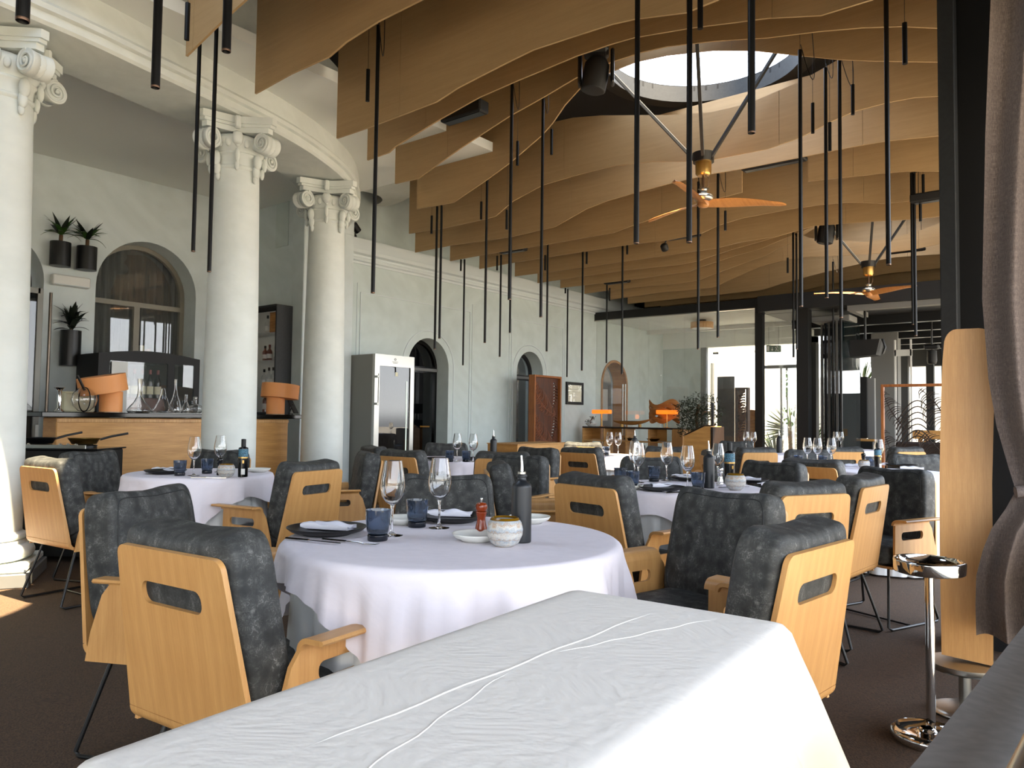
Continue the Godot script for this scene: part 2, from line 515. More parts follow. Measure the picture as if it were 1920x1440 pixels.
func room() -> void:
	slab("floor", -5, 13.2, -0.3, 10.2, -0.12, 0.0, M.carpet)
	slab("floor_terrace", 13.2, 30, -1.5, 10.2, -0.12, 0.0, M.paving)
	slab("ground", -40, 60, -60, 60, -0.3, -0.14, M.paving)
	# the long white wall with its round-headed openings
	var g := G.new()
	g.prism(PackedVector2Array([Vector2(6.7, 0), Vector2(18.2, 0), Vector2(18.2, 3.62), Vector2(6.7, 3.62)]),
		[arch(8.39, -0.02, 0.445, 2.345), arch(11.0, -0.02, 0.395, 2.335), arch(13.98, -0.02, 0.54, 2.38), arch(16.9, -0.02, 0.6, 2.3)], -0.4, 0.0, along_a(8.3))
	struct(g, "wall_long", M.wall)
	slab("wall_upper", 6.0, 18.2, 8.62, 8.9, 3.4, 4.8, M.wall)
	slab("wall_back_rooms", 6.7, 18.2, 10.0, 10.2, 0, 3.6, M.black_soft)
	# cornice
	g = G.new()
	var prof := PackedVector2Array([Vector2(0, 3.27), Vector2(0.018, 3.27), Vector2(0.022, 3.30), Vector2(0.05, 3.315), Vector2(0.05, 3.35), Vector2(0.03, 3.36), Vector2(0.04, 3.39), Vector2(0.09, 3.41), Vector2(0.10, 3.455), Vector2(0.05, 3.46), Vector2(0.05, 3.625), Vector2(-0.35, 3.625), Vector2(-0.35, 3.62), Vector2(0, 3.62)])
	g.prism(prof, [], 6.65, 18.2, frame_xy(P(0, 8.3, 0), Vector3(1, 0, 0), Vector3.UP).scaled_local(Vector3(1, 1, -1)))
	struct(g, "trim_1", M.moulding)
	# sunk panels and arch mouldings
	for q in [[8.39, 0.445, 2.345], [11.0, 0.395, 2.335]]:
		g = G.new()
		var path: Array = []
		for i in 33:
			var t := PI * i / 32.0
			path.append(P(q[0] + (q[1] + 0.115) * cos(t), 8.298, q[2] - q[1] + (q[1] + 0.115) * sin(t)))
		path.push_front(P(q[0] + q[1] + 0.115, 8.298, 0)); path.append(P(q[0] - q[1] - 0.115, 8.298, 0))
		g.tube(path, 0.012, 6)
		struct(g, "trim_arch", M.moulding)
	g = G.new()
	for q in [[7.0, 9.33], [10.44, 12.04]]:
		g.box(P((q[0] + q[1]) / 2, 8.297, 2.87), Vector3(0.02, 0.014, q[1] - q[0]))
		for e in q: g.box(P(e, 8.297, 1.435), Vector3(0.02, 2.87, 0.014))
		for e in q: g.box(P(e + (0.06 if e == q[1] else -0.06), 8.298, 1.5), Vector3(0.014, 3.0, 0.01))
	struct(g, "trim_panels", M.moulding)
	slab("baseboard_long", 6.75, 7.9, 8.285, 8.3, 0, 0.12, M.moulding)
	# doors in the two open arches
	for q in [[8.39, 0.445, 2.345, 1], [11.0, 0.395, 2.335, 2]]:
		g = G.new()
		g.prism(arch(q[0], 0, q[1] - 0.005, q[2] - 0.005), [arch(q[0], 1.92, q[1] - 0.06, q[2] - 0.06), rrect(q[0] - q[1] + 0.05, 0.1, q[0] + q[1] - 0.05, 1.82, 0.005, 1)], -0.30, -0.25, along_a(8.3))
		var d := struct(g, "door_%d" % q[3], M.black if q[3] == 2 else M.black_gloss)
		g = G.new()
		g.box(P(q[0], 8.57, 1.87), Vector3(0.08, 0.045, q[1] * 2 - 0.02))
		part(g, "transom", M.grey, d)
		g = G.new()
		g.prism(arch(q[0], 0.05, q[1] - 0.03, q[2] - 0.03), [], -0.285, -0.28, along_a(8.3))
		part(g, "pane", M.smoked if q[3] == 1 else M.pane, d)
	# niche behind the columns
	g = G.new()
	g.prism(PackedVector2Array([Vector2(-1.2, 0), Vector2(6.7, 0), Vector2(6.7, 4.2), Vector2(-1.2, 4.2)]), [arch(4.5, 1.0, 0.62, 3.245), arch(2.82, -0.02, 0.51, 3.1)], -0.35, 0.0, along_a(9.33))
	struct(g, "wall_bar", M.niche)
	slab("wall_bar_behind", -1.2, 6.7, 10.1, 10.2, 0, 4.2, M.drape)
	slab("ceiling_bar", -1.2, 6.3, 5.2, 9.5, 4.0, 4.1, M.niche_ceiling)
	g = G.new()
	g.box(P(6.36, 8.87, 2.4), Vector3(1.5, 4.8, 0.7))
	struct(g, "wall_pier", M.niche)
	g = G.new()
	g.box(P(5.99, 8.30, 2.0), Vector3(0.26, 4.0, 0.1), 0.01)
	g.box(P(6.62, 8.12, 1.8), Vector3(0.03, 3.6, 0.16), 0.008)
	struct(g, "trim_pier", M.niche)
	slab("wall_bar_side", -1.3, -1.2, 6.9, 9.6, 0, 4.2, M.niche)
	# main ceiling with round holes for the skylights
	g = G.new()
	var holes: Array = []
	for c in SKY:
		var circle := PackedVector2Array()
		for i in 40: circle.append(Vector2(c[1] + 0.93 * cos(TAU * i / 40), c[0] + 0.93 * sin(TAU * i / 40)))
		holes.append(circle)
	g.prism(PackedVector2Array([Vector2(-0.55, -5), Vector2(10.2, -5), Vector2(10.2, 15.6), Vector2(-0.55, 15.6)]), holes, -0.06, 0.0, frame_xy(Vector3(0, 4.75, 0), Vector3(-1, 0, 0), Vector3(0, 0, -1)))
	struct(g, "ceiling", M.black_soft)
	slab("wall_end", 15.4, 15.6, -1.3, 9.0, 3.2, 4.8, M.black_soft)
	slab("wall_near", -5.1, -5.0, 2.0, 10.2, 0, 4.8, M.wall)
	slab("trim_near_header", -5.1, -4.9, -1.3, 3.0, 2.1, 4.8, M.white)

const SKY := [[6.84, 3.08], [12.2, 2.84], [1.05, 3.66]]

func curve_pts() -> Array:   # plan of the bowed beam's outer face: (a, b)
	var key := [Vector2(-2.6, 8.2), Vector2(-1.6, 6.9), Vector2(-0.4, 5.85), Vector2(0.8, 5.42), Vector2(1.95, 5.46), Vector2(2.67, 5.59), Vector2(3.45, 5.75), Vector2(4.04, 5.9), Vector2(4.62, 6.13), Vector2(5.24, 6.48), Vector2(5.8, 6.98), Vector2(6.3, 7.6), Vector2(6.75, 8.35)]
	var c := Curve2D.new()
	for i in key.size():
		var t: Vector2 = (key[min(i + 1, key.size() - 1)] - key[max(i - 1, 0)]) / 6.0
		c.add_point(key[i], -t, t)
	var out: Array = []
	for i in 61: out.append(c.sample_baked(c.get_baked_length() * i / 60.0, true))
	return out

func sweep_plan(g: G, pts: Array, prof: Array) -> void:   # prof: (outward offset, height); outward = towards the room
	for s in prof.size() - 1:
		var rows: Array = [PackedVector3Array(), PackedVector3Array()]
		for i in pts.size():
			var d: Vector2 = (pts[min(i + 1, pts.size() - 1)] - pts[max(i - 1, 0)]).normalized()
			var nrm := Vector2(d.y, -d.x)   # towards smaller b
			for k in 2:
				var q: Vector2 = pts[i] + nrm * prof[s + k].x
				rows[k].append(P(q.x, q.y, prof[s + k].y))
		g.grid(rows)

func bow_and_columns() -> void:
	var pts := curve_pts()
	var g := G.new()
	sweep_plan(g, pts, [Vector2(-0.62, 4.05), Vector2(-0.62, 3.68), Vector2(-0.02, 3.68), Vector2(0.0, 3.70), Vector2(0.0, 3.755), Vector2(0.03, 3.765), Vector2(0.035, 3.80), Vector2(0.012, 3.83), Vector2(0.012, 4.28), Vector2(0.03, 4.29), Vector2(0.03, 4.32), Vector2(0.012, 4.33), Vector2(0.012, 4.8)])
	struct(g, "wall_bow", M.plaster)
	# rounded white bulkhead where the bow meets the long wall
	g = G.new()
	var rows: Array = []
	for i in 13:
		var t := PI / 2 * i / 12.0
		var row := PackedVector3Array()
		for j in 25:
			var u := PI * j / 24.0
			var r := 0.35 + 0.55 * cos(t)
			row.append(P(7.0 + r * 1.1 * cos(u), 8.5 - r * 1.25 * sin(u), 4.70 - 0.46 * sin(t)))
		rows.append(row)
	g.grid(rows)
	struct(g, "trim_bulkhead", M.plaster)
	var cols := [[1.80, 5.91, -29.0, "thick white column with curled capital and sunlit base, nearest of the three"], [3.62, 5.98, -31.0, "white column in the middle of the three, before the wooden bar front"], [5.22, 6.78, -40.0, "white column farthest back, beside the steel wine fridge"]]
	for c in cols: column(P(c[0], c[1], 0), c[2], c[3])

func volute(g: G, o: Vector3, nrm: Vector3, side: Vector3, r: float) -> void:
	var up := Vector3.UP
	var bs := Basis(side, nrm, side.cross(nrm))
	g.lathe([Vector2(0.0001, -0.035), Vector2(r, -0.03), Vector2(r, 0.025), Vector2(r * 0.88, 0.035), Vector2(0.0001, 0.018)], 24, o, bs)
	var path: Array = []
	for i in 46:
		var t := i / 45.0
		var an := t * TAU * 2.2 + PI * 0.5
		var rr := r * (0.92 - 0.78 * t)
		path.append(o + side * rr * cos(an) + up * rr * sin(an) + nrm * (0.03 + 0.012 * t))
	g.tube(path, r * 0.13, 6, false, r * 0.08)
	g.superell(o + nrm * 0.035, Vector3(r * 0.2, r * 0.2, r * 0.16), 1, 1, 6, 10, Basis(side, up, side.cross(up)))

func column(at: Vector3, turn: float, label: String) -> void:
	var t := thing("column", label, "column", at, turn, "white columns of the bow")
	var g := G.new()
	g.box(Vector3(0, 0.045, 0), Vector3(0.66, 0.09, 0.66), 0.006)
	part(g, "plinth", M.grey, t)
	g = G.new()
	g.box(Vector3(0, 0.115, 0), Vector3(0.62, 0.05, 0.62), 0.012)
	var base: Array = [Vector2(0.25, 0.14)]
	for i in 11:
		var an := -PI / 2 + PI * i / 10.0
		base.append(Vector2(0.255 + 0.05 * cos(an), 0.195 + 0.05 * sin(an)))
	base.append_array([Vector2(0.25, 0.25), Vector2(0.25, 0.27)])
	for i in 7:
		var an := -PI / 2 + PI * i / 6.0
		base.append(Vector2(0.235 + 0.022 * cos(an), 0.295 + 0.022 * sin(an)))
	base.append(Vector2(0.228, 0.33))
	g.lathe(base, 40)
	part(g, "base", M.plaster, t)
	g = G.new()
	var sh: Array = []
	for i in 21:
		var y := i / 20.0
		sh.append(Vector2(0.226 - 0.036 * pow(y, 1.8), 0.32 + y * 2.94))
	g.lathe(sh, 48)
	part(g, "shaft", M.plaster, t)
	# capital: neck rings, egg band, curled corners, hollow-sided abacus
	g = G.new()
	g.lathe([Vector2(0.19, 3.22), Vector2(0.205, 3.235), Vector2(0.205, 3.25), Vector2(0.19, 3.26), Vector2(0.19, 3.26), Vector2(0.195, 3.33), Vector2(0.215, 3.345), Vector2(0.215, 3.36), Vector2(0.2, 3.37), Vector2(0.2, 3.37), Vector2(0.235, 3.42), Vector2(0.25, 3.47), Vector2(0.235, 3.5), Vector2(0.2, 3.52)], 40)
	for i in 20:
		var an := TAU * i / 20
		g.superell(Vector3(0.238 * cos(an), 3.435, 0.238 * sin(an)), Vector3(0.024, 0.042, 0.024), 1, 1, 6, 8)
	part(g, "neck", M.plaster, t)
	g = G.new()
	for lev in [[3.53, 3.575, 0.40], [3.575, 3.60, 0.425], [3.60, 3.66, 0.445]]:
		var o := PackedVector2Array()
		for s in 4:
			var a0 := PI / 4 + PI / 2 * s
			var c0: Vector2 = Vector2(cos(a0), sin(a0)) * lev[2]
			var c1: Vector2 = Vector2(cos(a0 + PI / 2), sin(a0 + PI / 2)) * lev[2]
			var tan_: Vector2 = (c1 - c0).normalized()
			for i in 9:
				var u := i / 8.0
				var p: Vector2 = (c0 + tan_ * 0.04).lerp(c1 - tan_ * 0.04, u)
				p -= p.normalized() * 0.075 * sin(PI * u)
				o.append(p)
		g.prism(o, [], -lev[1], -lev[0], frame_xy(Vector3.ZERO, Vector3(1, 0, 0), Vector3(0, 0, 1)))
	part(g, "abacus", M.plaster, t)
	for s in 4:
		var an := PI / 4 + PI / 2 * s
		var dir := Vector3(cos(an), 0, -sin(an))
		var side := Vector3(-sin(an), 0, -cos(an))
		g = G.new()
		var o := dir * 0.335 + Vector3(0, 3.435, 0)
		for sg in [-1.0, 1.0]:
			volute(g, o + side * sg * 0.045, (side * sg + dir * 0.25).normalized(), dir, 0.088)
		g.superell(o, Vector3(0.085, 0.085, 0.05), 0.6, 1, 8, 16, Basis(dir, Vector3.UP, dir.cross(Vector3.UP)))
		part(g, "volute", M.plaster, t)
		g = G.new()   # hanging drop under the curl
		g.superell(dir * 0.235 + Vector3(0, 3.30, 0), Vector3(0.036, 0.07, 0.036), 1, 1, 8, 12)
		g.superell(dir * 0.222 + Vector3(0, 3.22, 0), Vector3(0.03, 0.06, 0.03), 1, 1, 8, 12)
		g.superell(dir * 0.212 + Vector3(0, 3.155, 0), Vector3(0.02, 0.04, 0.02), 1, 1, 8, 12)
		part(g, "drop", M.plaster, t)
		var f := an + PI / 4
		var fd := Vector3(cos(f), 0, -sin(f))
		g = G.new()   # flower in the middle of each side
		g.box(fd * 0.262 + Vector3(0, 3.60, 0), Vector3(0.05, 0.11, 0.05), 0.012, Basis(Vector3.UP, f))
		g.superell(fd * 0.245 + Vector3(0, 3.47, 0), Vector3(0.05, 0.06, 0.045), 0.8, 0.8, 8, 12)
		g.superell(fd * 0.23 + Vector3(0, 3.33, 0), Vector3(0.024, 0.06, 0.022), 1, 1, 8, 12)
		g.superell(fd * 0.212 + Vector3(0, 3.25, 0), Vector3(0.02, 0.05, 0.02), 1, 1, 8, 12)
		part(g, "rosette", M.plaster, t)

func skylights() -> void:
	for k in SKY.size():
		var c: Array = SKY[k]
		var o := P(c[0], c[1], 0)
		var g := G.new()
		g.lathe([Vector2(0.93, 4.75), Vector2(0.93, 4.63), Vector2(0.93, 4.63), Vector2(1.06, 4.62), Vector2(1.06, 4.62), Vector2(1.10, 4.76)], 48, o)
		var w := struct(g, "skylight_%d" % (k + 1), M.black)
		g = G.new()
		g.lathe([Vector2(0.928, 4.80), Vector2(0.928, 4.63)], 48, o)
		part(g, "curb", M.anthracite, w)
		g = G.new()
		g.lathe([Vector2(0.0001, 4.84), Vector2(0.95, 4.815)], 48, o)
		part(g, "pane", M.glass, w)

# bottom edges of the ceiling baffles, left to right: (distance from the window line, height)
func baffle_edge(k: int) -> Array:
	match k:
		0: return [Vector2(4.84, 3.53), Vector2(4.36, 3.64), Vector2(4.14, 3.68)]
		1: return [Vector2(5.16, 3.61), Vector2(4.71, 3.64), Vector2(4.26, 3.64), Vector2(4.08, 3.69), Vector2(3.75, 3.73), Vector2(3.35, 3.74)]
		2: return [Vector2(5.08, 3.46), Vector2(4.69, 3.46), Vector2(4.26, 3.47), Vector2(3.92, 3.48), Vector2(3.70, 3.53), Vector2(3.30, 3.58), Vector2(3.02, 3.61), Vector2(2.67, 3.60), Vector2(2.40, 3.59), Vector2(2.24, 3.57), Vector2(1.91, 3.50), Vector2(1.71, 3.51)]
		3: return [Vector2(5.54, 3.57), Vector2(5.24, 3.58), Vector2(5.15, 3.62), Vector2(4.59, 3.74), Vector2(4.13, 3.82), Vector2(3.77, 3.85), Vector2(3.16, 3.89), Vector2(2.83, 3.89), Vector2(2.65, 3.88), Vector2(2.20, 3.81), Vector2(1.90, 3.75), Vector2(1.69, 3.71), Vector2(1.36, 3.62), Vector2(1.06, 3.62)]
		4: return [Vector2(5.94, 3.60), Vector2(5.60, 3.59), Vector2(5.02, 3.78), Vector2(4.49, 3.93), Vector2(4.38, 3.96), Vector2(3.99, 4.04), Vector2(3.65, 4.12), Vector2(3.28, 4.16), Vector2(3.01, 4.16), Vector2(2.77, 4.14), Vector2(2.36, 4.06), Vector2(1.95, 3.96), Vector2(1.57, 3.89), Vector2(1.30, 3.83), Vector2(1.05, 3.76), Vector2(0.81, 3.67)]
		5: return [Vector2(6.35, 3.56), Vector2(5.77, 3.54), Vector2(5.30, 3.70), Vector2(4.96, 3.83), Vector2(4.55, 4.03), Vector2(4.41, 4.13), Vector2(4.26, 4.28), Vector2(4.07, 4.41), Vector2(3.74, 4.47), Vector2(3.46, 4.49), Vector2(3.14, 4.46), Vector2(2.88, 4.41), Vector2(2.68, 4.37), Vector2(2.32, 4.26), Vector2(1.95, 4.11), Vector2(1.65, 3.99), Vector2(1.38, 3.90), Vector2(0.92, 3.76)]
		6: return [Vector2(7.24, 3.54), Vector2(6.63, 3.52), Vector2(5.96, 3.53), Vector2(5.76, 3.54), Vector2(5.49, 3.68), Vector2(5.07, 3.79), Vector2(4.57, 3.82), Vector2(4.13, 3.83), Vector2(3.66, 3.78), Vector2(3.30, 3.71), Vector2(2.99, 3.67), Vector2(2.47, 3.66), Vector2(2.18, 3.70), Vector2(1.88, 3.79), Vector2(1.71, 3.83), Vector2(1.44, 3.84), Vector2(1.24, 3.83), Vector2(1.03, 3.79)]
		7: return [Vector2(7.87, 3.50), Vector2(7.17, 3.51), Vector2(6.11, 3.48), Vector2(5.61, 3.50), Vector2(5.40, 3.51), Vector2(4.94, 3.66), Vector2(4.64, 3.71), Vector2(4.28, 3.74), Vector2(3.78, 3.77), Vector2(3.31, 3.78), Vector2(3.00, 3.77), Vector2(2.35, 3.77), Vector2(1.83, 3.77), Vector2(1.60, 3.76), Vector2(1.14, 3.71)]
		8: return [Vector2(7.86, 3.50), Vector2(7.16, 3.51), Vector2(6.14, 3.51), Vector2(5.40, 3.52), Vector2(5.00, 3.52), Vector2(4.69, 3.58), Vector2(4.24, 3.65), Vector2(3.84, 3.71), Vector2(3.29, 3.75)]
		108: return [Vector2(2.55, 3.74), Vector2(2.01, 3.70), Vector2(1.75, 3.68), Vector2(1.57, 3.66), Vector2(1.26, 3.60)]
		9: return [Vector2(7.90, 3.50), Vector2(7.27, 3.52), Vector2(5.95, 3.53), Vector2(5.09, 3.53), Vector2(4.61, 3.51), Vector2(4.11, 3.54), Vector2(3.87, 3.61), Vector2(3.59, 3.65), Vector2(2.96, 3.67), Vector2(2.58, 3.66), Vector2(2.33, 3.64), Vector2(2.12, 3.60), Vector2(1.94, 3.56), Vector2(1.69, 3.55), Vector2(1.37, 3.55)]
		10: return [Vector2(7.75, 3.48), Vector2(6.42, 3.47), Vector2(5.63, 3.48), Vector2(4.77, 3.49), Vector2(4.25, 3.49), Vector2(3.88, 3.53), Vector2(3.41, 3.54), Vector2(2.92, 3.61), Vector2(2.63, 3.59), Vector2(2.10, 3.55), Vector2(1.81, 3.52), Vector2(1.48, 3.51)]
		11: return [Vector2(7.82, 3.48), Vector2(6.81, 3.50), Vector2(6.05, 3.51), Vector2(5.12, 3.49), Vector2(4.86, 3.51), Vector2(4.28, 3.62), Vector2(4.00, 3.66), Vector2(3.55, 3.73), Vector2(3.14, 3.79), Vector2(2.83, 3.78), Vector2(2.25, 3.74), Vector2(1.59, 3.69)]
		12: return [Vector2(7.84, 3.50), Vector2(6.47, 3.50), Vector2(5.48, 3.52), Vector2(5.32, 3.52), Vector2(5.13, 3.57), Vector2(4.58, 3.68), Vector2(4.16, 3.74), Vector2(3.72, 3.87), Vector2(3.35, 3.97), Vector2(2.82, 3.97), Vector2(1.70, 3.90)]
		13: return [Vector2(7.79, 3.49), Vector2(6.83, 3.51), Vector2(5.83, 3.49), Vector2(5.49, 3.51), Vector2(5.11, 3.61), Vector2(4.65, 3.72), Vector2(4.34, 3.79), Vector2(3.96, 3.94), Vector2(3.57, 4.12), Vector2(3.00, 4.15), Vector2(1.81, 4.11)]
		14: return [Vector2(7.66, 3.46), Vector2(6.45, 3.50), Vector2(5.54, 3.49), Vector2(5.17, 3.62), Vector2(4.70, 3.77), Vector2(4.20, 3.84), Vector2(3.85, 3.84), Vector2(3.27, 3.79), Vector2(2.68, 3.76), Vector2(2.35, 3.76), Vector2(1.93, 3.81)]
		15: return [Vector2(7.69, 3.47), Vector2(6.26, 3.48), Vector2(4.96, 3.49), Vector2(4.58, 3.57), Vector2(4.07, 3.66), Vector2(3.54, 3.74), Vector2(3.15, 3.79), Vector2(2.72, 3.82), Vector2(2.04, 3.79)]
		16: return [Vector2(7.70, 3.49), Vector2(5.30, 3.49), Vector2(4.60, 3.52), Vector2(3.90, 3.62), Vector2(3.00, 3.70), Vector2(2.20, 3.70)]
		17: return [Vector2(7.70, 3.50), Vector2(5.30, 3.50), Vector2(4.10, 3.55), Vector2(2.80, 3.56)]
	return []

func baffles() -> void:
	var words := {0: "short end of a wavy plywood ceiling baffle high beside the first column", 1: "first full wavy plywood ceiling baffle, its corner hanging beside the middle column", 2: "second wavy plywood ceiling baffle, behind the first, with a short black rod in front", 3: "third wavy plywood ceiling baffle back, edge just above the black ceiling heater", 4: "fourth wavy plywood ceiling baffle back, passing just before the skylight speaker", 5: "fifth wavy plywood baffle back, arching over the round skylight", 6: "brightly lit wavy plywood baffle right behind the first skylight", 7: "wavy plywood baffle just behind the lit one, at the height of the first fan's mount", 8: "wavy plywood baffle behind the first fan, ending in a straight cut", 108: "plywood baffle that starts with a straight cut beside the long gap, near the window wall", 9: "ninth wavy plywood baffle back, seen through the gap behind the first fan", 10: "plywood baffle in front of the second skylight, the first one that curves round it", 11: "plywood baffle just before the second skylight, second one curving round it", 12: "plywood baffle passing under the near half of the second skylight", 13: "plywood baffle passing under the far half of the second skylight", 14: "brightly lit wavy plywood baffle behind the second skylight", 15: "wavy plywood baffle just behind the second fan's mount", 16: "next to last plywood baffle, above the glass lobby's black header", 17: "last plywood baffle at the far end, above the glass lobby"}
	for k in words:
		var e := baffle_edge(k)
		var a: float = 2.35 * (1.08 + 0.31 * (k % 100))
		var o := PackedVector2Array(e)
		var last: Vector2 = e[e.size() - 1]
		if k == 8: o.append(Vector2(last.x, 4.58))
		elif k == 0: o.append_array(PackedVector2Array([Vector2(3.4, 3.72), Vector2(2.0, 3.76), Vector2(0.9, 3.72), Vector2(0.9, 4.58)]))
		elif k == 1: o.append_array(PackedVector2Array([Vector2(2.6, 3.72), Vector2(1.7, 3.66), Vector2(0.6, 3.74), Vector2(0.6, 4.58)]))
		elif k == 2: o.append_array(PackedVector2Array([Vector2(1.2, 3.66), Vector2(0.4, 3.74), Vector2(0.4, 4.58)]))
		elif k == 3: o.append_array(PackedVector2Array([Vector2(0.7, 3.72), Vector2(0.3, 3.76), Vector2(0.3, 4.58)]))
		else: o.append_array(PackedVector2Array([Vector2(0.25, last.y - 0.03), Vector2(0.25, 4.58)]))
		if k == 6 or k == 14:
			var d := 0.0 if k == 6 else -0.16
			o.append_array(PackedVector2Array([Vector2(1.55, 4.45), Vector2(1.84, 4.325 + d), Vector2(2.18, 4.215 + d), Vector2(2.66, 4.133 + d), Vector2(3.03, 4.141 + d), Vector2(3.47, 4.221 + d), Vector2(3.87, 4.317 + d), Vector2(4.3, 4.417), Vector2(4.65, 4.477), Vector2(4.94, 4.49), Vector2(5.1, 4.58)]))
		o.append(Vector2(e[0].x, 4.58))
		var t := thing("ceiling_baffle", words[k], "baffle", P(a, 0, 0), 0, "wavy plywood ceiling baffles")
		var cuts := [9.0, 4.75 + 0.5 * sin(k * 2.1), 2.1 + 0.45 * sin(k * 1.3 + 1.0), -1.0]
		for c in 3:
			var band := PackedVector2Array([Vector2(cuts[c + 1] + 0.0015, 0), Vector2(cuts[c] - 0.0015, 0), Vector2(cuts[c] - 0.0015, 9), Vector2(cuts[c + 1] + 0.0015, 9)])
			for w in Geometry2D.intersect_polygons(o, band):
				var g := G.new()
				g.prism(w, [], -0.008, 0.008, along_b(0))
				part(g, "panel", M.baffle, t)

# slim black tube lamps on wires: where the lower end hangs (x, z, height), and the tube's top where it shows
func tube_lamp(at: Vector3, topy: float, label: String, cable: float) -> void:
	var t := thing("tube_lamp", label, "pendant lamp", at, 0, "slim black tube pendants")
	var len := topy - at.y
	var g := G.new()
	g.lathe([Vector2(0.0105, 0.012), Vector2(0.0135, 0.0), Vector2(0.0135, 0.0), Vector2(0.0145, 0.002), Vector2(0.0145, 0.03), Vector2(0.0145, 0.03), Vector2(0.0145, len), Vector2(0.0145, len), Vector2(0.0001, len)], 14)
	part(g, "tube", M.pendant, t)
	g = G.new()
	g.lathe([Vector2(0.0001, 0.014), Vector2(0.0108, 0.012)], 12)
	g.lathe([Vector2(0.0137, -0.0005), Vector2(0.0148, 0.0), Vector2(0.0148, 0.006)], 14)
	part(g, "lens", M.copper, t)
	g = G.new()
	g.tube([Vector3(0, len, 0), Vector3(0, 4.74 - at.y, 0)], 0.0018, 5)
	part(g, "wire", M.black_metal, t)
	if cable > 0:
		g = G.new()
		var path: Array = []
		for i in 17:
			var u := i / 16.0
			path.append(Vector3(0.005 + 0.09 * sin(PI * u) * cable + 0.05 * u * cable, len + 0.04 - 0.42 * sin(PI * u) * cable + 0.5 * u * u, 0.05 * sin(PI * u)))
		g.tube(path, 0.0032, 5)
		part(g, "cable", M.black_metal, t)

